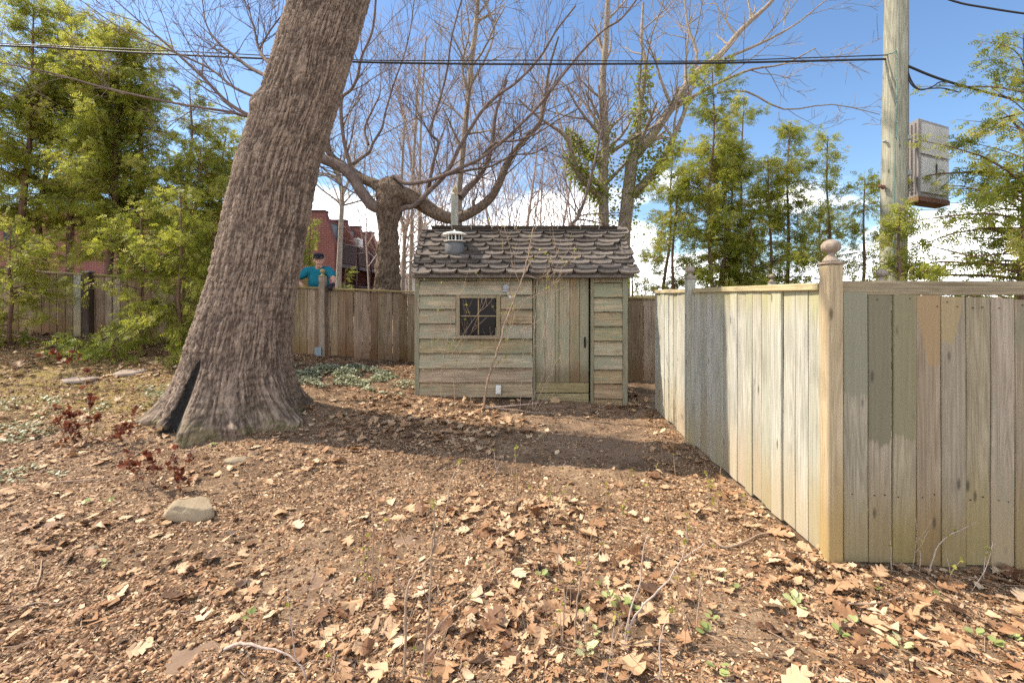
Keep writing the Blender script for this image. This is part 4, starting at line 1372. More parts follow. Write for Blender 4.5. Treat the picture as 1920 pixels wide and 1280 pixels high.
def cedar(label, x, y, h, prof, mat, n_br, n_fr, size, lean=(0, 0), crown0=0.15, r0=0.06, stems=1, group=None, tint=(0.05, .95), name='cedar_tree', dens=0.7, azim=None):
    """arborvitae: stems with many thin drooping branches carrying flat sprays; prof(t) gives the reach at the height fraction t"""
    g = gzf(x, y)
    tr = thing(name, label, 'tree' if h > 1.5 else 'shrub', (x, y, g), group)
    tk, bt = Tubes(), Tubes()
    P, D_, S, Tn = [], [], [], []
    stems_p = []
    for s_ in range(stems):
        a_ = random.uniform(0, 6.28)
        off = Vector((math.cos(a_), math.sin(a_), 0)) * (0 if s_ == 0 else random.uniform(.12, .3))
        top = Vector((x + lean[0] + off.x * 2, y + lean[1] + off.y * 2, g + h * (1 if s_ == 0 else random.uniform(.7, .92))))
        base = Vector((x, y, g - .08)) + off
        pts = [base.lerp(top, t_) + Vector((random.uniform(-.05, .05), random.uniform(-.05, .05), 0)) * (1 if 0 < t_ < 1 else 0) * h / 4 for t_ in (0, .2, .4, .6, .8, 1)]
        pts, rr = smooth_path(pts, list(np.linspace(r0, 0.008, 6)), 3)
        tk.add(pts, rr, 7)
        stems_p.append((pts, rr))
    for _ in range(n_br):
        pts, rr = random.choice(stems_p)
        t_ = crown0 + (1 - crown0) * random.random() ** 0.85
        i = min(int(t_ * (len(pts) - 1)), len(pts) - 2)
        q = pts[i].lerp(pts[i + 1], t_ * (len(pts) - 1) - i)
        a_ = random.uniform(0, 6.28) if azim is None else random.gauss(azim, 1.0)
        L_ = prof(t_) * random.choice([.35, .55, .75, .9, 1.1, 1.35]) * random.uniform(.85, 1.1)
        if L_ < 0.05:
            continue
        el = random.uniform(.05, .6) + .5 * t_
        d_ = Vector((math.cos(a_) * math.cos(el), math.sin(a_) * math.cos(el), math.sin(el)))
        bp, br = [q.copy()], [max(.012 * L_, .004)]
        n_ = 5
        for k in range(1, n_):
            d_ = (d_ + Vector((0, 0, -.22 if k < 3 else -.12)) + rand_unit() * .14).normalized()
            bp.append(bp[-1] + d_ * (L_ / (n_ - 1)))
            br.append(max(.012 * L_ * (1 - k / n_), .002))
        bt.add(bp, br, 3)
        btint = random.uniform(*tint)
        sprays = max(3, int(n_fr * (L_ ** 0.8) * random.uniform(.3, 1.5)))
        # sprays hang in a few tufts along the branch, so that light and gaps show between
        tufts = [random.uniform(.25, 1.0) for _ in range(max(2, int(L_ * 5)))]
        for _s in range(sprays):
            u_ = min(max(random.choice(tufts) + random.gauss(0, .08) if random.random() < .55 else random.uniform(.15, 1), .12), 1.0) * (n_ - 1)
            k = min(int(u_), n_ - 2)
            p = bp[k].lerp(bp[k + 1], u_ - k)
            ax = (bp[k + 1] - bp[k]).normalized()
            sd = ax.cross(Vector((0, 0, 1))).normalized()
            w_ = random.uniform(-1, 1)
            dr = (ax * random.uniform(.35, 1) + sd * w_ * .9 + Vector((0, 0, random.uniform(-1.0, .25)))).normalized()
            P.append(p + sd * w_ * .11 * dens + Vector((0, 0, random.gauss(-.02, .06))))
            D_.append(tuple(dr))
            S.append(size * random.uniform(.55, 1.25))
            Tn.append(min(max(btint + random.gauss(0, .16), 0), .97) if random.random() > .006 else 1.0)
    link('trunk', tk.mesh('trunk', M['cedar_bark']), tr, (0, 0, 0))
    link('branches', bt.mesh('branches', M['cedar_bark']), tr, (0, 0, 0))['kind'] = 'stuff'
    P, D_, S, Tn = np.array([tuple(p) for p in P]), np.array(D_), np.array(S), np.array(Tn)
    vs, fs, ts, off = [], [], [], 0
    pick = rng.integers(0, len(FRONDS), len(P))
    for k, (fv, ff) in enumerate(FRONDS):
        mk = pick == k
        if not mk.any():
            continue
        rot = rot_from(D_[mk], rng.normal(0, 1.1, mk.sum()))
        v, f = scatter(fv, ff, P[mk], rot, S[mk][:, None])
        vs.append(v)
        fs.append(f + off)
        ts.append(np.repeat(Tn[mk], len(fv)))
        off += len(v)
    link('crown', mesh_np('crown', np.concatenate(vs), np.concatenate(fs), mat, False, {'tint': np.concatenate(ts)}), tr, (0, 0, 0))
    return tr


def col(r_top, r_mid, r_low):
    return lambda t_: float(np.interp(t_, [0, .15, .5, .85, 1.0], [r_low, r_low, r_mid, r_mid * .72, r_top]))


LG = 'cedars along the left side of the garden'
# left group: behind and in front of the fence
for (px_, D_, top_, pr, nb, nf, c0, st, lab) in (
        (-75, 9.6, -10, col(.4, 1.1, .8), 164, 82, .2, 2, 'cedar at the far left edge, cut off by the picture'),
        (45, 9.4, -10, col(.42, 1.15, .8), 208, 86, .28, 2, 'tall cedar behind the fence, second from the left end of the row'),
        (130, 10.2, 8, col(.38, 1.2, .7), 208, 86, .30, 2, 'tallest cedar of the left row with a pointed tip'),
        (205, 9.3, 50, col(.40, 1.1, .6), 190, 82, .34, 1, 'cedar behind the dark capped fence post'),
        (268, 9.7, 92, col(.36, 1.05, .8), 190, 82, .3, 2, 'cedar behind the fence, next to the last of the left row'),
        (345, 9.4, 165, col(.36, .95, .8), 174, 82, .22, 2, 'shorter cedar behind the fence, nearest to the big oak'),
        (400, 10.0, 245, col(.26, .7, .7), 103, 69, .2, 1, 'small cedar tucked in just left of the oak trunk')):
    w_ = at(px_, top_, D_)
    cedar(lab, w_.x, D_, w_.z - gzf(w_.x, D_), pr, M['cedar'], nb, nf, 0.125, (random.uniform(-.2, .2), random.uniform(-.2, .2)), c0, 0.085, st, LG)
for (px_, D_, top_, pr, nb, nf, lab) in (
        (265, 8.0, 385, col(.35, .7, .55), 75, 60, 'bushy young cedar in front of the fence, right of the dark post'),
        (338, 7.7, 360, col(.35, .6, .55), 75, 60, 'young cedar with a reddish stem in front of the fence beside the oak'),
        (398, 8.1, 430, col(.35, .6, .5), 70, 60, 'young cedar wedged between fence and oak trunk'),
        (20, 7.7, 420, col(.35, .8, .6), 75, 60, 'drooping young cedar in front of the fence at the far left')):
    w_ = at(px_, top_, D_)
    cedar(lab, w_.x, D_, w_.z - gzf(w_.x, D_), pr, M['cedar'], nb, nf, 0.12, (0, 0), .06, 0.035, 1, LG)
# low evergreen seedlings by the leaf litter
for (px_, py_, D_, h_, lab) in ((215, 668, 7.35, .42, 'low bright green cedar seedling spreading over the leaves'), (150, 665, 7.5, .30, 'low pale green seedling beside the bright cedar seedling'), (350, 655, 7.6, .36, 'low cedar seedling against the oak root')):
    w_ = at(px_, py_, D_)
    cedar(lab, w_.x, D_, h_, col(.2, .38, .5), M['cedar_pale'], 26, 40, 0.13, (0, 0), .05, 0.012, 1, 'cedar seedlings by the fence', name='cedar_seedling')
# behind the fence, next to the man
for (px_, D_, top_, pr, nb, lab) in ((583, 9.9, 415, col(.12, .34, .3), 46, 'bright green cedar behind the man, between oak and brick building'), (648, 9.3, 505, col(.1, .18, .2), 20, 'small cedar tip showing over the fence right of the man')):
    w_ = at(px_, top_, D_)
    cedar(lab, w_.x, D_, w_.z - gzf(w_.x, D_), pr, M['cedar_pale'], nb, 55, 0.13, (0, 0), .25, 0.03, 1, None)
RG = 'cedars beyond the corner fence'
wide = lambda k, tip=.22: (lambda t_: k * float(np.interp(t_, [0, .12, .35, .6, .8, .93, 1.0], [.55, .75, 1.0, .95, .75, .5, tip])))
for (px_, D_, top_, pr, nb, nf, c0, st, ln, lab) in (
        (1262, 9.6, 275, wide(0.67), 115, 78, .12, 2, (.25, 0), 'thin cedar with a leaning reddish stem, first right of the shed'),
        (1335, 9.0, 128, wide(0.89), 187, 89, .20, 2, (.05, 0), 'tallest cedar, rising over the sunlit fence'),
        (1395, 9.5, 190, wide(0.92), 168, 94, .14, 3, (.1, 0), 'broad cedar just right of the tallest one'),
        (1440, 8.8, 300, wide(0.78), 100, 83, .08, 2, (-.1, 0), 'low bushy cedar filling the middle of the right row'),
        (1482, 9.0, 232, wide(0.67), 115, 78, .12, 1, (.15, 0), 'cedar with a thin tip, standing midway to the utility pole'),
        (1552, 9.2, 255, wide(0.71), 115, 78, .10, 2, (.1, 0), 'cedar in front of the white cloud, left of the utility pole'),
        (1622, 8.6, 335, wide(0.50), 75, 72, .08, 1, (.1, 0), 'low thin cedar touching the left side of the utility pole'),
        (1688, 6.2, 388, wide(0.39), 72, 83, .05, 1, (0, 0), 'small dense cedar covering the foot of the utility pole'),
        (1185, 9.4, 500, wide(0.37), 42, 70, .1, 1, (0, 0), 'low cedar between the shed and the corner fence')):
    w_ = at(px_, top_, D_)
    cedar(lab, w_.x - ln[0], D_, w_.z - gzf(w_.x, D_), pr, M['cedar'], nb, nf, 0.12, ln, c0, 0.05, st, RG)
random.seed(7)
w_ = at(1905, 62, 6.3)
cedar('large airy cedar with a forked trunk, in front of the grey cabinet', w_.x, 6.3, w_.z - gzf(w_.x, 6.3), lambda t_: float(np.interp(t_, [0, .2, .45, .6, .8, 1], [.7, 1.3, 1.75, 1.45, .95, .35])), M['cedar'], 165, 72, 0.12, (.1, 0), .22, 0.07, 2, RG)
# ---------------------------------------------------------------- red brick building
BX = -7.38
bld = thing('brick_building', 'long red brick building with mansard upper floor and dark balconies, behind the brown fence', 'building', (-12, 24, .9))


def extr_xz(name, prof, y0, y1, mat, parent):
    n_ = len(prof)
    v = [(p[0], y0, p[1]) for p in prof] + [(p[0], y1, p[1]) for p in prof]
    f = [tuple(range(n_)), tuple(n_ + i for i in range(n_ - 1, -1, -1))]
    for i in range(n_):
        j = (i + 1) % n_
        f.append((i, n_ + i, n_ + j, j))
    me = mesh_py(name, v, [tuple(reversed(q)) for q in f], mat)
    return link(name, me, parent, (0, 0, 0))


KN, TP = 3.75, 5.05        # knee of the mansard and its top
fin_y = [20.0, 22.55, 24.6, 26.9]
extr_xz('wall', [(-26, .2), (BX - .02, .2), (BX - .02, KN), (BX - .42, TP), (-26, TP)], 20.0, 20.35, M['brick'], bld)
for y_ in fin_y[1:]:
    extr_xz('party_wall', [(BX - 1.7, .2), (BX, .2), (BX, KN), (BX - .42, TP), (BX - 1.7, TP)], y_, y_ + .3, M['brick'], bld)
    extr_xz('coping', [(BX - 1.7, TP + .003), (BX - .40, TP + .003), (BX - .40, TP + .09), (BX - 1.7, TP + .09)], y_ - .03, y_ + .33, M['brown_trim'], bld)
extr_xz('coping', [(-26, TP + .003), (BX - .40, TP + .003), (BX - .40, TP + .09), (-26, TP + .09)], 19.96, 20.4, M['brown_trim'], bld)
# flat roof over all
extr_xz('roof', [(-26, TP - .22), (BX - 1.72, TP - .22), (BX - 1.72, TP - .1), (-26, TP - .1)], 20.36, 27.2, M['mansard'], bld)
for k in range(3):
    y0, y1 = fin_y[k] + .355 if k == 0 else fin_y[k] + .302, fin_y[k + 1] - .002
    extr_xz('wall', [(BX - 1.5, .2), (BX - 1.2, .2), (BX - 1.2, KN), (BX - 1.5, KN)], y0, y1, M['brick'], bld)
    # sloping mansard face
    r_ = extr_xz('mansard_face', [(BX - .62, KN + .18), (BX - .52, KN + .18), (BX - .80, TP - .03), (BX - .90, TP - .03)], y0, y1, M['mansard'], bld)
    ym = (y0 + y1) / 2
    wn = link('window', box_mesh('window', .10, .95, .78, M['brown_trim'], .01), bld, (BX - .60, ym - .1, KN + .28))
    link('pane', box_mesh('pane', .02, .78, .60, M['glass'], 0), wn, (BX - .54, ym - .1, KN + .37))
    extr_xz('balcony_slab', [(BX - 1.2, 2.78), (BX + .12, 2.78), (BX + .12, 2.94), (BX - 1.2, 2.94)], y0, y1, M['brown_trim'], bld)
    for zb_, nm in ((2.945, 'upper'), (1.1, 'lower')):
        link('balcony_rail', box_mesh('balcony_rail', .06, y1 - y0 - .01, .06, M['brown_trim'], .01), bld, (BX + .06, (y0 + y1) / 2, zb_ + .86))
        yy = y0 + .08
        while yy < y1:
            link('baluster', box_mesh('baluster', .03, .07, .80, M['brown_trim'], 0), bld, (BX + .06, yy, zb_ + .055))
            yy += .13
    for zz_, hh in ((3.02, .7), (1.1, 1.5)):
        dr = link('balcony_door', box_mesh('balcony_door', .06, .9, hh, M['white'], .01), bld, (BX - 1.17, ym + .3, zz_))
        link('pane', box_mesh('pane', .02, .36, hh - .15, M['glass'], 0), dr, (BX - 1.13, ym + .3, zz_ + .08))
    extr_xz('post', [(BX + .02, .2), (BX + .12, .2), (BX + .12, 2.775), (BX + .02, 2.775)], y1 - .14, y1 - .02, M['brown_trim'], bld)
link('trim', box_mesh('trim', .10, .06, .62, M['white'], .01), bld, (BX - .46, 20.42, KN - .05))
# windows in the end wall, seen through the cedars
for x_ in (-9.75, -13.2, -17.0, -20.6):
    wn = link('window', box_mesh('window', 1.05, .10, .9, M['brown_trim'], .01), bld, (x_, 19.97, KN - .05))
    for s_ in (-1, 1):
        link('pane', box_mesh('pane', .44, .02, .74, M['glass'], 0), wn, (x_ + s_ * .24, 19.915, KN + .03))
ac = link('air_conditioner', box_mesh('air_conditioner', .42, .62, .42, M['white'], .02), bld, (BX - .30, 23.75, KN + .20))
for k in range(5):
    link('grille_slat', box_mesh('grille_slat', .54, .02, .03, M['cabinet_light'], 0), ac, (BX - .30, 23.435, KN + .27 + .065 * k))
# a second red block farther off, and a pale garage by the shed
w_ = at(696, 463, 38.0)
b2 = thing('red_house', 'distant red roofed house just left of the knotty maple trunk', 'house', (w_.x, 38, .5))
link('wall', box_mesh('wall', 1.7, 3.0, w_.z - 1.3, M['brown_trim'], .02), b2, (w_.x, 39.5, .5))
for k, z_ in enumerate((2.0, 3.4)):
    link('balcony_slab', box_mesh('balcony_slab', 1.75, .5, .22, M['white'] if k else M['mansard'], .01), b2, (w_.x, 37.7, z_))
m, t = new_mat('bright_red_roof')
t.out(t.principled((0.42, 0.06, 0.05), 0.7, None, 0.3))
extr_xz('roof', [(w_.x - 1.3, w_.z - .75), (w_.x + 1.3, w_.z - .75), (w_.x + .9, w_.z + .35), (w_.x - 1.1, w_.z + .55)], 37.4, 41.3, m, b2)
w_ = at(772, 516, 24)
g2 = thing('garage', 'pale pinkish garage with white door, peeking out beside the shed', 'garage', (w_.x, 24, .4))
link('wall', box_mesh('wall', 1.6, 3, w_.z - .45, M['offwhite'], .01), g2, (w_.x + .2, 25.5, .4))
link('roof', box_mesh('roof', 1.9, 3.3, .12, M['mansard'], .01), g2, (w_.x + .2, 25.5, w_.z - .04))
for k in range(5):
    link('door_panel', box_mesh('door_panel', 1.2, .04, .20, M['white'], .01), g2, (w_.x + .2, 23.97, .75 + .22 * k))

# ---------------------------------------------------------------- utility pole, cabinet and cables
UD = 6.9
ux0 = at(1678, 0, UD).x
ug = gzf(ux0, UD)
pole = thing('utility_pole', 'tall greenish weathered wooden utility pole behind the corner fence', 'utility pole', (ux0, UD, ug))
zs_ = np.linspace(ug - .3, 8.5, 30)
pv, pf = [], []
for k, z_ in enumerate(zs_):
    rr_ = float(np.interp(z_, [0, 2.8, 5.85, 8.5], [.172, .158, .135, .118]))
    xx_ = float(np.interp(z_, [0, 2.8, 5.85, 8.5], [at(1673.5, 0, UD).x, at(1675.5, 0, UD).x, at(1680, 0, UD).x, at(1683, 0, UD).x]))
    for i in range(28):
        a = 2 * math.pi * i / 28
        pv.append((xx_ - ux0 + rr_ * math.cos(a), rr_ * math.sin(a), z_ - ug))
for k in range(len(zs_) - 1):
    for i in range(28):
        j = (i + 1) % 28
        pf.append((k * 28 + i, k * 28 + j, (k + 1) * 28 + j, (k + 1) * 28 + i))
pf.append(tuple((len(zs_) - 1) * 28 + i for i in range(28)))
link('shaft', mesh_py('shaft', pv, pf, M['pole'], True), pole, (ux0, UD, ug))


def tube_obj(name, pts, radii, mat, parent=None, sides=8, k=4):
    if not isinstance(radii, (list, tuple)):
        radii = [radii] * len(pts)
    p, r = smooth_path(pts, list(radii), k)
    tb = Tubes()
    tb.add(p, r, sides)
    return link(name, tb.mesh(name, mat), parent, (0, 0, 0))


tube_obj('conduit', [at(1701.5, y_, UD - .02) for y_ in (-60, 60, 130, 180, 232, 250)], .019, M['conduit'], pole)
tube_obj('conduit', [at(1700, 8, UD - .05), at(1700, 118, UD - .05), at(1699, 240, UD - .05)], .010, M['cable'], pole)
tube_obj('ground_wire', [at(x_, y_, UD - .155) for x_, y_ in ((1660, 103), (1674, 100), (1681.5, 98), (1682, 150), (1681, 255), (1679, 265), (1678, 330), (1677, 400), (1676, 500))], .007, M['green_wire'], pole, 6)
for y_ in (110, 150, 190, 230, 300, 350):
    p_ = at(1681 if y_ < 260 else 1678, y_, UD - .165)
    link('staple', box_mesh('staple', .03, .012, .012, M['grey_metal'], 0), pole, p_)
link('insulator', lathe_mesh('insulator', [(.02, 0), (.035, .02), (.02, .05), (.03, .07), (.01, .09)], 12, M['rust']), pole, at(1659, 352, UD - .05), (0, R(-70), 0))
link('bolt', lathe_mesh('bolt', [(.02, 0), (.02, .03), (.008, .05)], 8, M['grey_metal']), pole, at(1661, 266, UD - .05), (0, R(-80), 0))
# cabinet
CDp = 7.0
cab = thing('equipment_cabinet', 'large grey metal cabinet hung high on the utility pole, half hidden by cedar sprays', 'cabinet', at(1738, 372, CDp))
ca, cb, cc = at(1698, 372, CDp), at(1722, 372, CDp - .1), at(1779, 365, CDp)
top = at(0, 222, 6.95).z
bz = at(0, 367, 6.95).z
# two visible sides of a box standing cornerwise to the camera: a corner at cb, sides running back to ca and cc
A2, B2, C2 = Vector((5.945, 7.25, 0)), Vector((5.884, 6.95, 0)), Vector((6.66, 7.32, 0))
D2 = A2 + C2 - B2


def quad_box(name, a, b, c, d, z0, z1, mat, parent):
    v = [(p.x, p.y, z) for z in (z0, z1) for p in (a, b, c, d)]
    return link(name, mesh_py(name, v, [(3, 2, 1, 0), (4, 5, 6, 7), (0, 1, 5, 4), (1, 2, 6, 5), (2, 3, 7, 6), (3, 0, 4, 7)], mat), parent, (0, 0, 0))


quad_box('case', A2, B2, C2, D2, bz, top, M['cabinet_dark'], cab)


def inset(p, q, u0, u1, off, z0, z1, name, mat, par):
    d_ = (q - p)
    n_ = Vector((d_.y, -d_.x, 0)).normalized()
    a, b = p + d_ * u0, p + d_ * u1
    return quad_box(name, a + n_ * off, b + n_ * off, b + n_ * .002, a + n_ * .002, z0, z1, mat, par)


inset(B2, C2, .06, .50, .022, bz + .06, top - .55, 'door_panel', M['cabinet_light'], cab)
inset(B2, C2, .53, .94, .022, bz + .06, top - .55, 'door_panel', M['cabinet_light'], cab)
inset(B2, C2, .06, .94, .022, top - .50, top - .05, 'door_panel', M['cabinet_light'], cab)
for u_ in (.15, .45, .75):
    inset(A2, B2, u_, u_ + .10, .02, bz + .05, top - .05, 'rib', M['cabinet_dark'], cab)
inset(B2, C2, .50, .53, .035, bz + .35, bz + .50, 'handle', M['black_metal'], cab)
quad_box('base_tray', A2 + Vector((-.02, 0, 0)), B2 + Vector((0, -.02, 0)), C2 + Vector((.02, 0, 0)), D2, bz - .07, bz - .002, M['rust'], cab)
link('bracket', box_mesh('bracket', .22, .06, .08, M['grey_metal'], .01), cab, (ux0 + .20, UD + .10, bz + .3))
link('bracket', box_mesh('bracket', .22, .06, .08, M['grey_metal'], .01), cab, (ux0 + .20, UD + .10, top - .3))
# cables
cab_px = [(-420, 78), (-150, 82), (60, 88), (180, 95), (400, 106), (655, 116), (830, 119.5), (1000, 120.5), (1300, 119), (1500, 115), (1664, 111)]
pts = [at(px_, py_, 7.6 - .7 * max(px_, 0) / 1664) for px_, py_ in cab_px]
tag(tube_obj('overhead_cable', pts, .016, M['cable'], None, 8, 5), 'thick black overhead cable running level from the left cedars to the utility pole', 'cable')
pts2 = [p + Vector((0, -.03, .03 + .015 * math.sin(i * 2.1))) for i, p in enumerate(pts)]
tag(tube_obj('thin_overhead_cable', pts2, .008, M['cable'], None, 6, 8), 'thin black wire wrapped along the thick overhead cable', 'cable')
c2 = [at(x_, y_, d_) for x_, y_, d_ in ((1350, -330, 6.9), (1560, -130, 6.5), (1740, -22, 6.2), (1790, 3, 6.1), (1850, 15, 6.0), (1930, 27, 5.9), (2050, 40, 5.7))]
tag(tube_obj('upper_cable', c2, .012, M['cable'], None), 'black cable crossing the sky above and right of the utility pole', 'cable')
c3 = [at(x_, y_, d_) for x_, y_, d_ in ((1698, 122, UD - .06), (1740, 140, 6.9), (1780, 154, 6.9), (1830, 168, 6.9), (1900, 186, 7.0), (2050, 220, 7.2))]
tag(tube_obj('service_cable', c3, .017, M['cable'], None), 'black service cable sagging from the utility pole into the right cedar', 'cable')
c4 = [at(x_, y_, d_) for x_, y_, d_ in ((1700, 124, UD - .08), (1703, 146, 6.8), (1712, 162, 6.8), (1728, 169, 6.8), (1750, 162, 6.8), (1763, 154, 6.85), (1790, 156, 6.9))]
tag(tube_obj('looped_cable', c4, .009, M['cable'], None), 'slack black cable loop hanging beside the utility pole', 'cable')
c5 = [at(x_, y_, d_) for x_, y_, d_ in ((1701, 128, UD - .08), (1708, 150, 6.82), (1722, 167, 6.82), (1745, 166, 6.82), (1770, 166, 6.85), (1797, 173, 6.9))]
tag(tube_obj('drooping_cable', c5, .009, M['cable'], None), 'lower black cable drooping in a curve beside the pole, with a splice sleeve', 'cable')
for k, (ya, yb) in enumerate(((352, 345), (384, 372), (395, 386))):
    tag(tube_obj('far_wire', [at(1690, ya, 16), at(1800, ya - 4, 17), at(1930, yb - 4, 18), at(2100, yb - 12, 20)], .010, M['cable'], None, 5), ('topmost', 'middle', 'lowest')[k] + ' of three thin distant wires strung across the sky right of the pole', 'wire', 'distant wires right of the pole')

# ---------------------------------------------------------------- the man behind the fence
PD = 9.02
pc = at(597, 490, PD)
man = thing('person', 'man in dark cap, teal t-shirt and black gloves leaning on the brown fence', 'person', (pc.x, PD, gzf(pc.x, PD)))


def blob(parts, name, voxel, mat, parent, smooth_it=6):
    """one continuous surface grown over tapered limbs: parts are (points, radii) or (points, radii, flattening in y)"""
    V, Fc, off = [], [], 0
    for it in parts:
        pts, rad = it[0], it[1]
        fl_ = it[2] if len(it) > 2 else 1.0
        p, r = smooth_path([Vector(q) for q in pts], list(rad), 3)
        # rounded ends
        d0, d1 = (p[0] - p[1]).normalized(), (p[-1] - p[-2]).normalized()
        p = [p[0] + d0 * r[0] * .9, p[0] + d0 * r[0] * .6] + p + [p[-1] + d1 * r[-1] * .6, p[-1] + d1 * r[-1] * .9]
        r = [r[0] * .25, r[0] * .78] + r + [r[-1] * .78, r[-1] * .25]
        tb = Tubes()
        tb.add(p, r, 14)
        v, f = tb.arrays()
        if fl_ != 1.0:
            cy = v[:, 1].mean()
            v[:, 1] = cy + (v[:, 1] - cy) * fl_
        n_ = len(p)
        V.append(v)
        Fc += [tuple(off + q for q in row) for row in f.tolist()]
        Fc.append(tuple(off + i for i in range(14)))
        Fc.append(tuple(off + (n_ - 1) * 14 + i for i in range(13, -1, -1)))
        off += len(v)
    V = np.concatenate(V)
    me = mesh_py(name, V, Fc, mat, True)
    o = link(name, me, parent, (0, 0, 0))
    rm = o.modifiers.new('remesh', 'REMESH')
    rm.mode = 'VOXEL'
    rm.voxel_size = voxel
    rm.use_smooth_shade = True
    sm = o.modifiers.new('smooth', 'SMOOTH')
    sm.iterations = smooth_it
    sm.factor = .5
    return o


def pm(px_, py_, d_=PD):
    return at(px_, py_, d_)


def HV(t):
    # head directions, turned so that the face looks towards the camera
    c_, s_ = math.cos(FACE), math.sin(FACE)
    return Vector((t[0] * c_ - t[1] * s_, t[0] * s_ + t[1] * c_, t[2]))


FACE = R(21)
hc = pm(597.5, 488.5, PD - .12)             # head
neck0, neck1 = pm(597.5, 508, PD + .02), pm(597.5, 499, PD - .05)
shl, shr = pm(576, 509, PD + .02), pm(616.5, 508, PD + .0)      # shoulders, as seen
hip = pm(597, 590, PD + .22)
g0 = man.location.z
ell, elr = pm(552, 524, PD - .12), pm(624.5, 524, PD - .22)
body = [
    ([hip + Vector((0, 0, -.08)), hip, pm(597, 560, PD + .14), pm(597, 530, PD + .05), pm(597, 514, PD + .02)], [.14, .15, .145, .165, .13], .8),
    ([shl, pm(597, 507, PD + .02), shr], [.072, .085, .072]),
    ([neck0, neck1], [.062, .057]),
    ([hc + HV((0, .02, .055)), hc + HV((0, .012, .01))], [.083, .080]),              # skull
    ([hc + HV((0, -.012, -.01)), hc + HV((0, -.022, -.055)), hc + HV((0, -.03, -.098))], [.070, .060, .036]),   # face to chin
    ([hc + HV((0, -.082, .018)), hc + HV((0, -.102, -.022))], [.010, .016]),       # nose
    ([hc + HV((-.035, -.070, .028)), hc + HV((.035, -.070, .028))], [.015, .015]),      # brow
    ([hc + HV((-.026, -.078, -.06)), hc + HV((.026, -.078, -.06))], [.010, .010]),   # mouth
    ([hc + HV((-.082, .012, .01)), hc + HV((-.084, .012, -.025))], [.017, .012]),
    ([hc + HV((.082, .012, .01)), hc + HV((.084, .012, -.025))], [.017, .012]),
    ([shl, pm(565, 517, PD - .04), ell], [.062, .054, .043]),
    ([ell, pm(563, 532, PD - .16), pm(574, 546, PD - .14)], [.043, .038, .027]),
    ([shr, pm(623, 518, PD - .10), elr], [.062, .053, .044]),
    ([elr, pm(624, 530, PD - .34), pm(622.5, 535, PD - .44)], [.043, .036, .029]),
    ([hip + Vector((-.09, .0, -.05)), Vector((hip.x - .10, PD + .18, g0 + .48)), Vector((hip.x - .11, PD + .28, g0 + .06))], [.088, .062, .045]),
    ([hip + Vector((.09, .0, -.05)), Vector((hip.x + .10, PD + .18, g0 + .48)), Vector((hip.x + .11, PD + .30, g0 + .06))], [.088, .062, .045]),
    ([Vector((hip.x - .11, PD + .30, g0 + .05)), Vector((hip.x - .12, PD + .12, g0 + .03))], [.045, .035]),
    ([Vector((hip.x + .11, PD + .32, g0 + .05)), Vector((hip.x + .12, PD + .14, g0 + .03))], [.045, .035]),
]
blob(body, 'body', .011, M['skin'], man, 5)
shirt = [
    ([hip + Vector((0, 0, .02)), pm(597, 560, PD + .14), pm(597, 528, PD + .05), pm(597, 514, PD + .02)], [.172, .168, .194, .158], .88),
    ([shl, pm(597, 508.5, PD + .02), shr], [.093, .099, .093]),
    ([shl, pm(570, 513.5, PD - .0), pm(564, 518, PD - .04)], [.088, .080, .076]),
    ([shr, pm(620.5, 512.5, PD - .05), pm(622.5, 517, PD - .12)], [.088, .080, .074]),
]
sh_o = blob(shirt, 't_shirt', .012, M['shirt'], man, 4)
fold = bpy.data.textures.new('cloth_folds', 'CLOUDS')
fold.noise_scale = .11
dm = sh_o.modifiers.new('folds', 'DISPLACE')
dm.texture = fold
dm.strength = .028
dm.mid_level = .55
dm.texture_coords = 'LOCAL'
trousers = [
    ([hip + Vector((0, 0, -.09)), hip + Vector((0, 0, .0))], [.155, .162], .85),
    ([hip + Vector((-.09, .0, -.05)), Vector((hip.x - .10, PD + .18, g0 + .48)), Vector((hip.x - .11, PD + .28, g0 + .10))], [.102, .078, .064]),
    ([hip + Vector((.09, .0, -.05)), Vector((hip.x + .10, PD + .18, g0 + .48)), Vector((hip.x + .11, PD + .30, g0 + .10))], [.102, .078, .064]),
]
blob(trousers, 'trousers', .016, M['jeans'], man, 4)
# cap: crown and short peak
capc = hc + HV((0, .012, .068))
cv, cf = [], []
for k, (r_, z_) in enumerate(((.098, -.03), (.102, .0), (.098, .03), (.082, .054), (.05, .068), (.008, .073))):
    for i in range(20):
        a = 2 * math.pi * i / 20
        cv.append((r_ * .95 * math.cos(a), r_ * 1.08 * math.sin(a), z_))
for k in range(5):
    for i in range(20):
        j = (i + 1) % 20
        cf.append((k * 20 + i, k * 20 + j, (k + 1) * 20 + j, (k + 1) * 20 + i))
cf.append(tuple(100 + i for i in range(20)))
cp = link('cap', mesh_py('cap', cv, cf, M['cap'], True), man, capc, (0, 0, FACE))
pv, pf = [], []
for z_ in (0, .008):
    for i in range(11):
        a = math.pi + math.pi * i / 10
        pv.append((.090 * math.cos(a), -.075 + .02 * abs(math.cos(a)), -.012 + z_ - .006 * abs(math.cos(a))))
    for i in range(11):
        a = math.pi + math.pi * i / 10
        pv.append((.088 * math.cos(a), -.088 + .090 * math.sin(a), -.030 + z_ - .012 * abs(math.cos(a))))
for i in range(10):
    pf += [(i, i + 1, 12 + i, 11 + i), (22 + i, 33 + i, 34 + i, 23 + i), (11 + i, 12 + i, 34 + i, 33 + i), (i, 22 + i, 23 + i, i + 1)]
link('cap_peak', mesh_py('cap_peak', pv, pf, M['cap'], True), cp, capc)
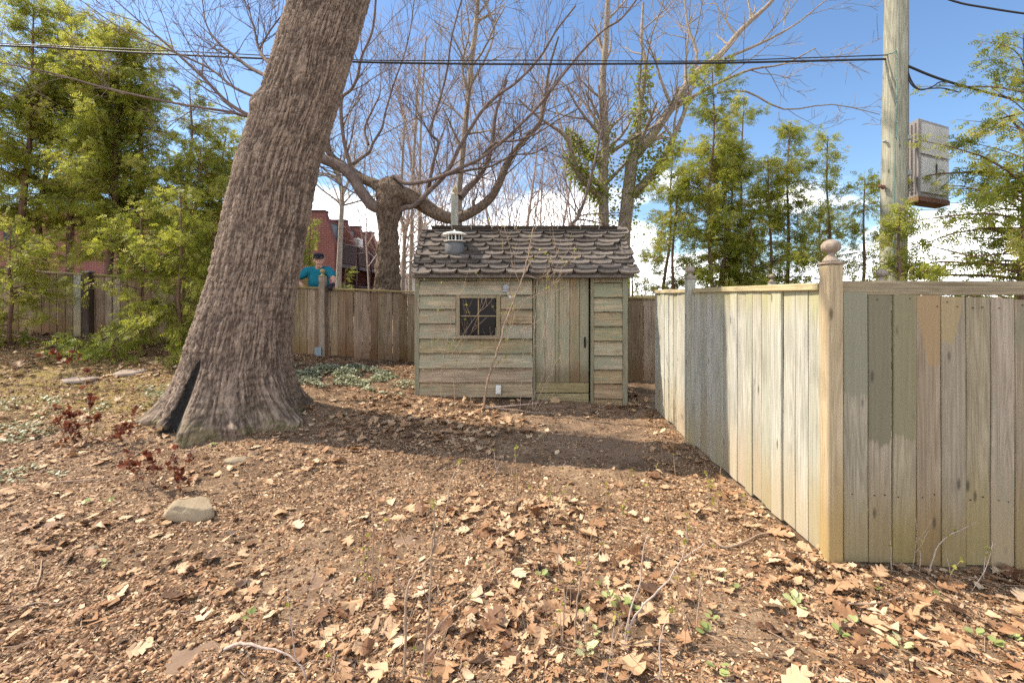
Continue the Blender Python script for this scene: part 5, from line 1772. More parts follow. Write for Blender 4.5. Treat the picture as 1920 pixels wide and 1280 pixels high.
link('cap_band', mesh_py('cap_band', [(.0975 * math.cos(math.pi + math.pi * i / 10), .111 * math.sin(math.pi + math.pi * i / 10), z_) for z_ in (-.018, -.012) for i in range(11)],
                         [(i, i + 1, 12 + i, 11 + i) for i in range(10)], M['offwhite']), cp, capc)
for s_ in (-1, 1):
    e_ = link('eye', lathe_mesh('eye', [(.002, -.010), (.008, -.006), (.010, 0), (.008, .006), (.002, .010)], 10, M['white']), man, hc + HV((s_ * .030, -.0735, .010)))
    link('pupil', lathe_mesh('pupil', [(.008, 0), (.007, .003), (.001, .004)], 8, M['black_metal']), e_, hc + HV((s_ * .030, -.0825, .010)), (R(90), 0, FACE))  # oversized black pupil also stands in for the cap's shade on the eye
    link('hair', box_mesh('hair', .014, .07, .05, M['hair'], .006), man, hc + HV((s_ * .084, .035, .01)))
    link('eyebrow', box_mesh('eyebrow', .038, .010, .009, M['hair'], .003), man, hc + HV((s_ * .031, -.086, .030)), (0, R(s_ * 6), FACE))
link('mouth', box_mesh('mouth', .046, .008, .007, M['rust'], .003), man, hc + HV((0, -.088, -.062)), (0, 0, FACE))


def glove(wrist, along, across, parent):
    """palm with four curled fingers and a thumb that leaves its side"""
    along, across = Vector(along).normalized(), Vector(across).normalized()
    dn = across.cross(along).normalized()
    if dn.z > 0:
        dn = -dn
    parts = [([wrist - along * .05, wrist], [.040, .036]),
             ([wrist, wrist + along * .05 + across * .012, wrist + along * .085 + across * .012], [.034, .036, .034]),
             ([wrist, wrist + along * .05 - across * .020, wrist + along * .085 - across * .020], [.032, .034, .032])]
    for k, (o_, ln) in enumerate(((-.036, .055), (-.012, .068), (.012, .072), (.036, .063))):
        b_ = wrist + along * .088 + across * o_
        parts.append(([b_ - along * .02, b_ + along * ln * .35 + dn * .008, b_ + along * ln * .55 + dn * ln * .45, b_ + along * ln * .45 + dn * ln * .95], [.0125, .0122, .0115, .010]))
    tb_ = wrist + along * .03 - across * .034
    parts.append(([tb_, tb_ - across * .03 + along * .03 + dn * .01, tb_ - across * .038 + along * .058 + dn * .03], [.016, .014, .011]))
    return blob(parts, 'glove', .006, M['glove'], parent, 3)


glove(pm(622.5, 534.5, PD - .45), (.05, -1, -.25), (1, .05, 0), man)
glove(pm(575, 547, PD - .14), (.6, 0, -1), (0.1, 1, 0), man)
# ---------------------------------------------------------------- rocks and stepping stones
def rock(label, px_, py_, d_, size, mat, name='rock', seed=0, sink=.3, group=None):
    w_ = at(px_, py_, d_)
    bm = bmesh.new()
    bmesh.ops.create_icosphere(bm, subdivisions=4, radius=1.0)
    co = np.array([tuple(v.co) for v in bm.verts])
    n_ = fbm(co * 1.1 + seed, 3)
    f_ = fbm(co * 5 + seed, 3)
    # broad chipped faces
    pl_ = np.random.default_rng(int(seed) + 5).normal(size=(9, 3))
    pl_ /= np.linalg.norm(pl_, axis=1, keepdims=True)
    for q in pl_:
        d2 = co @ q
        co = co - np.where(d2 > .72, d2 - .72, 0)[:, None] * q * .9
    co = co * (0.8 + .4 * n_ + .08 * f_)[:, None] * np.array(size)
    for v, c in zip(bm.verts, co):
        v.co = c
    me = bpy.data.meshes.new(name)
    bm.to_mesh(me)
    bm.free()
    me.polygons.foreach_set('use_smooth', [True] * len(me.polygons))
    me.materials.append(mat)
    return tag(link(name, me, None, (w_.x, w_.y, gzf(w_.x, w_.y) + size[2] * (1 - sink) * .6)), label, 'rock', group)


rock('angular tan rock lying on the soil in front of the oak', 352, 975, 3.52, (.20, .13, .10), M['rock'], seed=3.0, sink=.55)
rock('small flat brown stone half buried near the oak foot', 447, 868, 4.62, (.12, .08, .035), M['rock'], 'small_stone', 8.0, .8)


def disc(label, px_, py_, rx, mat, tilt=0.0, th=.03, lift=-.012, d_=None, group=None):
    d_ = d_ or (CAM_H * F / (py_ - HZ))
    w_ = at(px_, py_, d_)
    n_ = 40
    v, f = [], []
    for k, (r_, z_) in enumerate(((0, .012), (.5, .011), (.9, .006), (1.0, -.004), (1.0, -th))):
        for i in range(n_):
            a = 2 * math.pi * i / n_
            q = 1 + .05 * math.sin(3 * a + px_) + .03 * math.sin(7 * a + py_)
            v.append((rx * r_ * q * math.cos(a), rx * r_ * q * math.sin(a), z_ + (.004 * math.sin(5 * a * r_) if r_ < 1 else 0)))
    for k in range(4):
        for i in range(n_):
            j = (i + 1) % n_
            f.append((k * n_ + i, (k + 1) * n_ + i, (k + 1) * n_ + j, k * n_ + j))
    g_ = float(gs(w_.x, w_.y)[0])
    return tag(link('stepping_stone', mesh_py('stepping_stone', v, f, mat, True), None, (w_.x, w_.y, max(g_, gzf(w_.x, w_.y)) + lift), (tilt, 0, 0)), label, 'stepping stone', group)


SG = 'stepping stones leading to the shed'
disc('soil covered round stepping stone nearest the camera, far from the shed', 366, 1225, .125, M['stepstone'], group=SG)
disc('wide soil covered stepping stone, second from the camera', 600, 1098, .17, M['stepstone'], group=SG)
disc('small half buried stepping stone, third from the camera', 758, 1012, .12, M['stepstone'], group=SG)
disc('round stepping stone lying in the oak shadow', 815, 932, .17, M['stepstone'], group=SG)
disc('worn stepping stone just beyond the oak shadow', 893, 890, .2, M['stepstone'], group=SG)
disc('tilted pale flagstone on the mossy ground left of the oak', 246, 716, .20, M['pale_stone'], R(4), d_=7.0, lift=-.002)
disc('pale flagstone nearly buried in the moss', 155, 730, .22, M['pale_stone'], d_=6.7, lift=-.010)

# ---------------------------------------------------------------- fallen leaves
def leaf_mesh(name, lob, ln, wd, curl, fold, twist, mat, seed, kind_=0, torn=0):
    r_ = random.Random(seed)
    K = lob
    v, f = [], []
    for k in range(K + 1):
        t_ = k / K
        v.append((0, t_ * ln, 0))
    env = lambda t_: (0.35 + .65 * math.sin(math.pi * min(t_ * .85 + .12, 1))) * wd
    for s_ in (-1, 1):
        base = len(v)
        for k in range(K):
            t0, t1 = k / K, (k + .75) / K
            v.append((s_ * env(t0) * r_.uniform(*((.55, .8) if kind_ == 3 else (.22, .42))) if k else s_ * .004, t0 * ln + .1 * ln / K, 0))
            v.append((s_ * env(t1) * r_.uniform(.85, 1.15), (t1 + .10 + r_.uniform(-.03, .05)) * ln, 0))
            v.append((s_ * env(t1) * r_.uniform(.5, .68), (t1 + .20) * ln * .99, 0))
        v.append((0, ln * 1.04, 0))
        for k in range(K):
            a, b, c = base + 3 * k, base + 3 * k + 1, base + 3 * k + 2
            nx_ = base + 3 * (k + 1) if k < K - 1 else base + 3 * K
            if torn and r_.random() < torn:
                continue
            tri = [(k, a, b), (k, b, c), (k, c, k + 1), (k + 1, c, nx_)]
            f += [q if s_ > 0 else (q[0], q[2], q[1]) for q in tri]
    o_ = []
    for (x, y, z) in v:
        z = fold * abs(x) + curl * (y / ln - .5) ** 2 * ln * 4 * .25 + twist * x * (y / ln - .4) / wd + r_.uniform(-.006, .006) * (abs(x) / wd + .2)
        o_.append((x, y - ln * .5, z))
    st = len(o_)
    o_ += [(-.0015, -ln * .5, 0), (.0015, -ln * .5, 0), (.006, -ln * .5 - ln * .3, .012), (.003, -ln * .5 - ln * .3, .012)]
    f.append((st, st + 1, st + 2, st + 3))
    return mesh_py(name, o_, f, mat)


LM = []
for k in range(22):
    kind_ = k % 5
    LM.append(leaf_mesh('leaf', [4, 3, 5, 2, 4][kind_], random.uniform(.12, .17), [.058, .085, .05, .055, .07][kind_] * random.uniform(.85, 1.15), random.choice([-.3, .15, .35, .7, -.1]), random.choice([-.35, .1, .3, .6, .0]), random.uniform(-.05, .05), M['leaf'], k, kind_, random.choice([0, 0, .15, .3])))


def leaf_density(x, y):
    """more leaves under the shrubs, before the shed, along the corner fence and in the beds; the path is barer"""
    x, y = np.asarray(x), np.asarray(y)
    p = np.stack([x * 1.1, y * 1.1, np.full_like(x, 2.2)], 1)
    d = 0.06 + 1.1 * np.clip(fbm(p, 3) - .47, 0, 1) * 3
    px_ = 960 + x / y * F
    py_ = HZ + (CAM_H - gz(x, y)) / y * F

    def g(cx_, cy_, sx_, sy_, a):
        return a * np.exp(-((px_ - cx_) / sx_) ** 2 - ((py_ - cy_) / sy_) ** 2)
    d = d + g(860, 790, 170, 36, 2.4) + g(740, 780, 120, 50, 1.2) + g(960, 975, 120, 45, 1.7) + g(1060, 960, 90, 30, .8) + g(1260, 840, 60, 60, 1.0)
    d = d + g(1650, 1075, 300, 30, 2.0) + g(1750, 1180, 220, 90, .9) + g(860, 1200, 220, 90, 1.3) + g(1120, 1150, 200, 110, .9) + g(90, 985, 110, 55, 1.0) + g(170, 840, 110, 35, 1.4)
    d = d + g(200, 690, 200, 25, 1.1) + g(1195, 735, 25, 35, 2.5) + g(100, 640, 260, 25, 1.5) + g(40, 850, 80, 80, .6) + g(330, 900, 60, 30, 1.0)
    d = d - g(600, 1090, 90, 50, 1.2) - g(370, 1225, 60, 50, 1) - g(1120, 850, 120, 60, 1.1) - g(760, 1010, 80, 40, .7) - g(220, 880, 200, 35, .6) - g(830, 900, 180, 40, .7)
    return np.clip(d, 0.02, 3)


def free(x, y):
    k = ~((x > 1.905) & (y > 2.86))
    k &= ~((x > XL - .05) & (x < XR + .05) & (y > SD - .06))
    k &= ((x - oak.location.x) ** 2 + (y - OD) ** 2 > .78 ** 2)
    k &= y < BY - .06
    return k


def sample(n, spread_x=1.2, y0=1.75, y1=8.55, dens=True, seed=1):
    rg = np.random.default_rng(seed)
    X, Y = [], []
    tot = 0
    while tot < n:
        y = rg.uniform(y0, y1, 40000)
        x = rg.uniform(-spread_x, spread_x, 40000) * y
        k = free(x, y)
        if dens:
            k &= rg.random(40000) < leaf_density(x, y) / 2.6
        X.append(x[k])
        Y.append(y[k])
        tot += k.sum()
    return np.concatenate(X)[:n], np.concatenate(Y)[:n], rg


NL = 2550
lx, ly, rg = sample(NL, seed=5)
lsz = .24 + .66 * rg.beta(1.4, 2.1, NL) + np.where(rg.random(NL) < .08, .22, 0)
lz = gs(lx, ly)
big_rank = np.argsort(-(lsz / ly) * (np.abs(lx / ly) < 1.07) * (ly > 2.02))
singles = set(big_rank[:300].tolist())
lyaw = rg.uniform(0, 6.283, NL)
ltx = rg.normal(0, .2, NL) * np.where(rg.random(NL) < .15, 2.2, 1)
lty = rg.normal(0, .2, NL) * np.where(rg.random(NL) < .15, 2.2, 1)
ltint = np.clip(rg.beta(2.0, 1.4, NL), 0, 1)
# individual leaves first
for i in big_rank[:300]:
    o = bpy.data.objects.new('leaf', LM[int(i) % len(LM)])
    COL.objects.link(o)
    o.parent = ground
    o.location = (lx[i], ly[i], lz[i] + .014 + abs(ltx[i]) * .045)
    o.rotation_euler = (ltx[i], lty[i], lyaw[i])
    s_ = lsz[i]
    o.scale = (s_, s_, s_)
rest = np.array([i for i in range(NL) if i not in singles])
vs, fs, ts, off = [], [], [], 0
for k, me in enumerate(LM):
    sel = rest[rest % len(LM) == k]
    tv = np.array([tuple(v.co) for v in me.vertices])
    tf = np.array([tuple(p.vertices) for p in me.polygons if len(p.vertices) == 3])
    cx_, sx_, cy_, sy_, cz_, sz_ = np.cos(ltx[sel]), np.sin(ltx[sel]), np.cos(lty[sel]), np.sin(lty[sel]), np.cos(lyaw[sel]), np.sin(lyaw[sel])
    rot = np.stack([np.stack([cy_ * cz_, sx_ * sy_ * cz_ - cx_ * sz_, cx_ * sy_ * cz_ + sx_ * sz_], -1),
                    np.stack([cy_ * sz_, sx_ * sy_ * sz_ + cx_ * cz_, cx_ * sy_ * sz_ - sx_ * cz_], -1),
                    np.stack([-sy_, sx_ * cy_, cx_ * cy_], -1)], 1)
    pos = np.stack([lx[sel], ly[sel], lz[sel] + .013 + np.abs(ltx[sel]) * .045], 1)
    v, f = scatter(tv, tf, pos, rot, lsz[sel][:, None])
    vs.append(v)
    fs.append(f + off)
    ts.append(np.repeat(ltint[sel], len(tv)))
    off += len(v)
o = link('leaf_litter', mesh_np('leaf_litter', np.concatenate(vs), np.concatenate(fs), M['litter'], False, {'tint': np.concatenate(ts)}), ground, (0, 0, 0))
tag(o, kind='stuff')

# crumbled leaf bits, husks and acorns between the leaves
BV = np.array([(-.62, -.16, 0), (.1, -.34, .07), (.72, -.03, -.03), (.22, .28, .10), (-.42, .22, -.02), (0, 0, .05)], float)
BF = np.array([(0, 1, 5), (1, 2, 5), (2, 3, 5), (3, 4, 5), (4, 0, 5)])
NB = 420000
bx, by, rg = sample(NB, 1.2, 1.7, 8.5, False, 9)
pn = fbm(np.stack([bx * 1.7, by * 1.7, np.zeros(NB)], 1), 3)
keep = rg.random(NB) < np.clip((pn - .22) * 4.0, .3, 1)
path = (((960 + bx / by * F) > 930) & ((960 + bx / by * F) < 1210) & (by > 4.3) & (by < 6.8))
keep &= ~(path & (rg.random(NB) < .7))
bx, by = bx[keep], by[keep]
n_ = len(bx)
bs = rg.gamma(1.5, .0042, n_) * (1 + .05 * by) + .004
tilt = rg.normal(0, .38, (n_, 2))
dirs = np.stack([np.cos(rg.uniform(0, 6.28, n_)), np.sin(rg.uniform(0, 6.28, n_)), tilt[:, 0] * .6], 1)
rot = rot_from(dirs, tilt[:, 1])
v, f = scatter(BV, BF, np.stack([bx, by, gs(bx, by) + bs * .12], 1), rot, bs[:, None])
tn = np.repeat(np.clip(rg.beta(1.1, 1.25, n_), 0, 1), len(BV))
tag(link('leaf_crumbs', mesh_np('leaf_crumbs', v, f, M['litter'], False, {'tint': tn}), ground, (0, 0, 0)), kind='stuff')
# acorns, thick at the lower left
AV, AF = [], []
for k, (r_, z_) in enumerate(((.0, -.62), (.36, -.42), (.48, -.05), (.40, .32), (.16, .60), (.0, .66))):
    for i in range(7):
        a = 2 * math.pi * i / 7
        AV.append((r_ * math.cos(a), r_ * math.sin(a), z_))
for k in range(5):
    for i in range(7):
        AF.append((k * 7 + i, k * 7 + (i + 1) % 7, (k + 1) * 7 + (i + 1) % 7, (k + 1) * 7 + i))
AV, AF = np.array(AV), np.array(AF)
ax_, ay_, rg = sample(9000, 1.15, 1.7, 5.0, False, 21)
keep = rg.random(9000) < np.exp(-((ax_ + 1.6) / 1.1) ** 2 - ((ay_ - 2.0) / 1.0) ** 2) * .6 + .04
ax_, ay_ = ax_[keep], ay_[keep]
n_ = len(ax_)
as_ = rg.uniform(.016, .026, n_)
dirs = rg.normal(0, 1, (n_, 3)) * np.array([1, 1, .3])
v, f = scatter(AV, AF, np.stack([ax_, ay_, gs(ax_, ay_) + as_ * .3], 1), rot_from(dirs, rg.uniform(0, 6, n_)), as_[:, None])
tag(link('acorns', mesh_np('acorns', v, f, M['litter'], True, {'tint': np.repeat(np.clip(rg.normal(.42, .16, n_), 0.05, .95), len(AV))}), ground, (0, 0, 0)), kind='stuff')

# dry bits of twig lying everywhere, too small to count
tl = Tubes()
sx_, sy_, rg = sample(1500, 1.15, 1.8, 8.0, False, 33)
for x, y in zip(sx_, sy_):
    a, ln_ = rg.uniform(0, 6.28), rg.gamma(2.5, .035) + .03
    d_ = np.array([math.cos(a), math.sin(a)]) * ln_ * .5
    bend = rg.normal(0, .12) * ln_
    m_ = np.array([x - d_[1] / max(ln_, .01) * bend, y + d_[0] / max(ln_, .01) * bend])
    pts = []
    for q in (np.array([x, y]) - d_, m_, np.array([x, y]) + d_):
        pts.append((q[0], q[1], float(gs(q[0], q[1])[0]) + .008 + abs(rg.normal(0, .004))))
    r_ = .0012 + .0016 * rg.random()
    tl.add(pts, [r_, r_ * .9, r_ * .6], 4)
tag(link('twig_litter', tl.mesh('twig_litter', M['twig']), ground, (0, 0, 0)), kind='stuff')

# ---------------------------------------------------------------- ground cover
def cover(label, ellipses, n, seed, h=.09, size=.036, mat='vinca', thr=.44):
    rg = np.random.default_rng(seed)
    P_, D_ = [], []
    for (px_, py_, d_, rx, ry, share) in ellipses:
        w_ = at(px_, py_, d_)
        m_ = int(n * share)
        a, r_ = rg.uniform(0, 6.283, m_), np.sqrt(rg.random(m_))
        x, y = w_.x + rx * r_ * np.cos(a), w_.y + ry * r_ * np.sin(a)
        q = fbm(np.stack([x * 4, y * 4, np.zeros(m_)], 1), 2)
        k = (q > thr) & free(x, y)
        x, y, q, r2 = x[k], y[k], q[k], r_[k]
        P_.append(np.stack([x, y, gs(x, y) + .01 + rg.random(k.sum()) * h * (1.25 - r2) * (q - .3) * 3], 1))
        D_.append(np.stack([rg.normal(0, 1, k.sum()), rg.normal(0, 1, k.sum()), rg.normal(.05, .25, k.sum())], 1))
    P_, D_ = np.concatenate(P_), np.concatenate(D_)
    rot = rot_from(D_, rg.normal(0, .4, len(P_)))
    v, f = scatter(LV, LF, P_, rot, (size * rg.uniform(.6, 1.4, len(P_)))[:, None])
    o = link('ground_cover', mesh_np('ground_cover', v, f, M[mat], False, {'tint': np.repeat(np.clip(rg.beta(2.3, 1.2, len(P_)), 0, 1), 4)}), None, (0, 0, 0))
    tag(o, label, 'ground cover', None, 'stuff')


cover('pale green creeping ground cover right of the oak foot', [(640, 715, 7.3, .85, .55, .75), (735, 735, 6.9, .5, .35, .15), (580, 700, 7.5, .4, .4, .15)], 5200, 3)
cover('patchy pale green ground cover among the leaves left of the oak', [(110, 785, 5.9, .75, .35, .35), (240, 765, 6.1, .55, .25, .2), (20, 820, 5.2, .45, .3, .25), (60, 895, 4.3, .3, .18, .1), (300, 740, 6.4, .4, .2, .1)], 2300, 4, .05, .03, thr=.50)

# ---------------------------------------------------------------- bare saplings and twiggy shrubs
def buds(pts_list, n, mat, parent, size=.022, t0=.35):
    pos, dirs = [], []
    for _ in range(n):
        pts = random.choice(pts_list)
        if len(pts) < 2:
            continue
        u_ = (t0 + (1 - t0) * random.random()) * (len(pts) - 1)
        i = min(int(u_), len(pts) - 2)
        q = pts[i].lerp(pts[i + 1], u_ - i)
        for _k in range(random.choice([2, 3, 4])):
            d_ = (rand_unit() + Vector((0, 0, .6))).normalized()
            pos.append(tuple(q))
            dirs.append(tuple(d_))
    if pos:
        leaf_cloud('buds', np.array(pos), np.array(dirs), size, M[mat], parent, kind='stuff')


def D_near(d):
    return d < 4.5


def shrub(label, stems, mat='twig', nb=8, tw=0, twl=.15, group=None, cat='shrub', bmat='bud', bsize=.02, name='twiggy_shrub', rmin=.0012, side_stems=0):
    """stems: (pixels from the foot up, D at foot, D at tip, radius at foot)"""
    p0 = at(stems[0][0][0][0], stems[0][0][0][1], stems[0][1])
    sh = thing(name, label, cat, (p0.x, p0.y, gzf(p0.x, p0.y)), group)
    tips, twt, has = [], Tubes(), False
    for pxs, d0, d1, r0 in stems:
        n_ = len(pxs)
        pts = [at(p[0], p[1], d0 + (d1 - d0) * i / (n_ - 1)) for i, p in enumerate(pxs)]
        pts[0].z = min(pts[0].z, gzf(pts[0].x, pts[0].y) - .02) if abs(pts[0].z - gzf(pts[0].x, pts[0].y)) < .12 else pts[0].z
        r0 = r0 * 1.45 if D_near(d0) else r0
        pts, rr = smooth_path(pts, list(np.linspace(r0, max(r0 * .35, rmin), n_)), 4)
        pts = [p + rand_unit() * r0 * .6 for p in pts]
        tb = Tubes()
        tb.add(pts, rr, 6)
        link('stem', tb.mesh('stem', M[mat]), sh, (0, 0, 0))
        tips.append(pts)
        if tw:
            before = {k: len(v) for k, v in twt.g.items()}
            sprout(twt, pts, rr, tw, twl, 1, .25, .25, rmin, .55, r0 * .6, (25, 55), (2, 3))
            has = True
    if group == 'bare twigs sprouting from the leaf litter' and nb:
        # thin side shoots standing round the foot of the clump
        ex = Tubes()
        for _ in range(random.randint(3, 6)):
            bx_, by_ = p0.x + random.gauss(0, .11), p0.y + random.gauss(0, .10)
            if not free(np.array([bx_]), np.array([by_]))[0]:
                continue
            q_ = Vector((bx_, by_, float(gs(bx_, by_)[0]) - .01))
            grow(ex, q_, (random.gauss(0, .3), random.gauss(0, .3), 1), random.uniform(.12, .34), .0022, random.choice([0, 1]), .2, (1, 2), .16, 4, .0012)
        if ex.g:
            link('shoots', ex.mesh('shoots', M[mat]), sh, (0, 0, 0))['kind'] = 'stuff'
            for it in ex.g.values():
                for p_, _r in it:
                    if random.random() < .5:
                        tips.append([Vector(q) for q in p_])
    if has:
        link('twigs', twt.mesh('twigs', M[mat]), sh, (0, 0, 0))['kind'] = 'stuff'
        for it in twt.g.values():
            for p_, _r in it:
                if random.random() < .6:
                    tips.append([Vector(q) for q in p_])
    if nb:
        buds(tips, nb, bmat, sh, bsize, .05 if bmat == 'red_leaf' else .35)
    return sh


shrub('leaning bare sapling with yellow green buds in front of the shed wall',
      [([(904, 782), (908, 745), (918, 700), (934, 655), (948, 605), (962, 565), (978, 525), (990, 480), (1000, 425)], 6.2, 6.15, .017),
       ([(948, 610), (962, 580), (985, 560), (1012, 556), (1035, 540)], 6.2, 6.1, .005),
       ([(975, 530), (962, 500), (958, 470), (950, 440)], 6.2, 6.2, .005),
       ([(985, 515), (1010, 522), (1030, 510), (1050, 500)], 6.15, 6.1, .005),
       ([(932, 660), (946, 640), (958, 625)], 6.2, 6.25, .004)], nb=62, tw=7, twl=.42, bsize=.026, rmin=.0016, name='sapling', cat='sapling')
shrub('bare multi stemmed shrub with a few buds under the shed window',
      [([(827, 752), (829, 690), (838, 640), (846, 600), (850, 560)], 6.35, 6.35, .007), ([(829, 700), (850, 660), (880, 610), (905, 575), (912, 555)], 6.35, 6.3, .005),
       ([(853, 752), (852, 700), (866, 650), (876, 630)], 6.35, 6.35, .006), ([(838, 645), (826, 610), (815, 590), (800, 572)], 6.35, 6.3, .004),
       ([(880, 752), (892, 700), (912, 660), (932, 632)], 6.3, 6.3, .005), ([(808, 752), (810, 700), (822, 665)], 6.3, 6.3, .004)], nb=34, tw=5, twl=.32, bsize=.024, rmin=.0014)
shrub('tangle of thin pale stems beside the door post of the shed',
      [([(1000, 775), (1010, 745), (1024, 715), (1036, 690)], 6.2, 6.15, .005), ([(1000, 775), (998, 720), (1000, 660), (1003, 600), (1008, 560)], 6.2, 6.2, .004),
       ([(975, 762), (978, 710), (982, 660), (996, 620)], 6.25, 6.25, .004), ([(985, 765), (1020, 700), (1022, 640), (1020, 600)], 6.25, 6.2, .003), ([(1002, 775), (1022, 742), (1026, 720)], 6.2, 6.15, .003)], mat='twig_pale', nb=20, tw=4, twl=.25, bsize=.02)
# foreground twigs: (stems, label)
fore = [
    ('tallest bare forked twig in the near foreground, with a pale grey stem', 'twig',
     [([(757, 1285), (760, 1195), (762, 1112), (780, 1072), (806, 1045), (828, 990), (846, 905), (862, 868)], 2.0, 2.05, .0045), ([(762, 1115), (748, 1090), (738, 1062), (735, 1040)], 2.03, 2.05, .003), ([(806, 1046), (815, 1010), (814, 960), (812, 930)], 2.03, 2.05, .0026)], 6),
    ('bare twig with a sideways crooked arm in the near foreground', 'twig',
     [([(792, 1285), (798, 1215), (806, 1130), (808, 1050), (812, 1000)], 2.0, 2.03, .004), ([(800, 1200), (832, 1165), (852, 1140), (872, 1123), (910, 1117)], 2.02, 1.96, .0035), ([(876, 1120), (905, 1085), (915, 1042)], 1.97, 1.97, .002), ([(806, 1130), (795, 1105), (790, 1085)], 2.02, 2.03, .002)], 6),
    ('upright clump of bare reddish shoots left of the forked twig', 'twig',
     [([(690, 1100), (682, 1050), (680, 1000), (678, 972)], 2.62, 2.62, .0028), ([(696, 1100), (700, 1020), (699, 960), (702, 935)], 2.62, 2.64, .003), ([(702, 1098), (715, 1040), (728, 970), (756, 930)], 2.6, 2.6, .003), ([(699, 1100), (712, 1060), (722, 1030)], 2.6, 2.58, .002), ([(686, 1105), (690, 1040), (694, 990)], 2.62, 2.6, .002)], 12),
    ('lone thin crooked shoot with a bud tuft near the lower left', 'twig_pale',
     [([(582, 1290), (566, 1252), (556, 1235), (545, 1170), (541, 1120), (540, 1090)], 2.02, 2.1, .0032)], 4),
    ('fallen grey stick lying near the lower left stepping stone', 'twig_pale',
     [([(410, 1203), (450, 1206), (490, 1212), (535, 1222), (560, 1245)], 2.2, 2.12, .006)], 0),
    ('long slanting forked twig right of centre in the foreground', 'twig_pale',
     [([(1165, 1215), (1185, 1165), (1215, 1125), (1255, 1085), (1278, 1050), (1320, 1018)], 2.2, 2.25, .0045), ([(1278, 1050), (1285, 1020), (1288, 990)], 2.24, 2.25, .002), ([(1168, 1205), (1182, 1140), (1200, 1090), (1206, 1030), (1218, 1000)], 2.2, 2.26, .003)], 5),
    ('forked bare twig left of the long slanting one', 'twig',
     [([(1077, 1212), (1080, 1150), (1086, 1100), (1100, 1065), (1118, 1040), (1138, 1010)], 2.22, 2.25, .0035), ([(1088, 1095), (1080, 1040), (1078, 995)], 2.23, 2.26, .0022), ([(1102, 1060), (1106, 1020), (1112, 985)], 2.24, 2.25, .002)], 5),
    ('pair of thin bare shoots with reddish tips by the light leaves', 'twig',
     [([(1053, 1225), (1057, 1160), (1058, 1100), (1046, 1060), (1050, 1010)], 2.18, 2.22, .003), ([(1050, 1225), (1052, 1180), (1048, 1140)], 2.18, 2.2, .002)], 4),
    ('short crooked twig with golden buds at the lower middle right', 'twig_pale',
     [([(1235, 1285), (1238, 1240), (1236, 1205), (1248, 1165), (1262, 1140)], 2.0, 2.05, .003)], 6),
    ('thin upright shoot by the bare soil toward the corner post', 'twig',
     [([(1306, 1175), (1310, 1130), (1316, 1080), (1325, 1045), (1336, 1025)], 2.3, 2.34, .003), ([(1312, 1100), (1300, 1085), (1302, 1078)], 2.32, 2.3, .002)], 7),
    ('tall thin shoots in front of the leaf drift before the shed path', 'twig',
     [([(965, 960), (970, 900), (966, 850), (968, 838)], 3.6, 3.6, .003), ([(1025, 980), (1030, 940), (1040, 900), (1062, 865)], 3.4, 3.4, .003), ([(952, 960), (956, 905), (960, 880)], 3.6, 3.6, .002), ([(1030, 965), (1052, 930), (1062, 910)], 3.4, 3.4, .002)], 16),
    ('bare twig standing in the oak shadow before the shed', 'twig_pale',
     [([(932, 890), (928, 860), (925, 842)], 4.3, 4.3, .003), ([(985, 838), (1010, 820), (1022, 808), (1030, 792)], 5.1, 5.1, .003), ([(1020, 812), (1016, 798)], 5.1, 5.1, .002)], 2),
    ('small budding shoots growing beside the sunlit fence', 'twig',
     [([(1330, 955), (1328, 910), (1322, 880)], 3.62, 3.62, .003), ([(1345, 940), (1350, 900), (1352, 875)], 3.65, 3.65, .003), ([(1395, 985), (1398, 950), (1396, 925)], 3.35, 3.35, .003), ([(1268, 895), (1264, 865), (1262, 850)], 4.2, 4.2, .003), ([(1225, 905), (1230, 880), (1236, 862)], 4.2, 4.2, .002)], 26),
    ('budding twig group right of the path, near the fence foot', 'twig',
     [([(1290, 1010), (1288, 985), (1286, 965)], 3.15, 3.15, .003), ([(1205, 960), (1210, 930), (1208, 905)], 3.5, 3.5, .002), ([(1165, 985), (1168, 955), (1172, 935)], 3.4, 3.4, .002), ([(1180, 930), (1184, 900), (1186, 880)], 3.8, 3.8, .002), ([(1135, 945), (1138, 920), (1135, 900)], 3.7, 3.7, .002)], 24),
    ('dry twig leaning on the front fence boards', 'twig_pale',
     [([(1740, 1062), (1755, 1030), (1782, 1002), (1830, 980)], 2.82, 2.85, .003), ([(1672, 1050), (1670, 1020), (1668, 1012)], 2.82, 2.84, .002), ([(1842, 1065), (1850, 1035), (1868, 1018)], 2.8, 2.82, .002), ([(1722, 1058), (1726, 1040), (1722, 1030)], 2.82, 2.82, .002)], 14),
]
for lab, mt, stems, nb in fore:
    shrub(lab, stems, mt, nb, 0, group='bare twigs sprouting from the leaf litter', name='fallen_stick' if 'fallen' in lab else 'twiggy_shrub', cat='stick' if 'fallen' in lab else 'shrub', bsize=.017 if nb < 10 else .02)
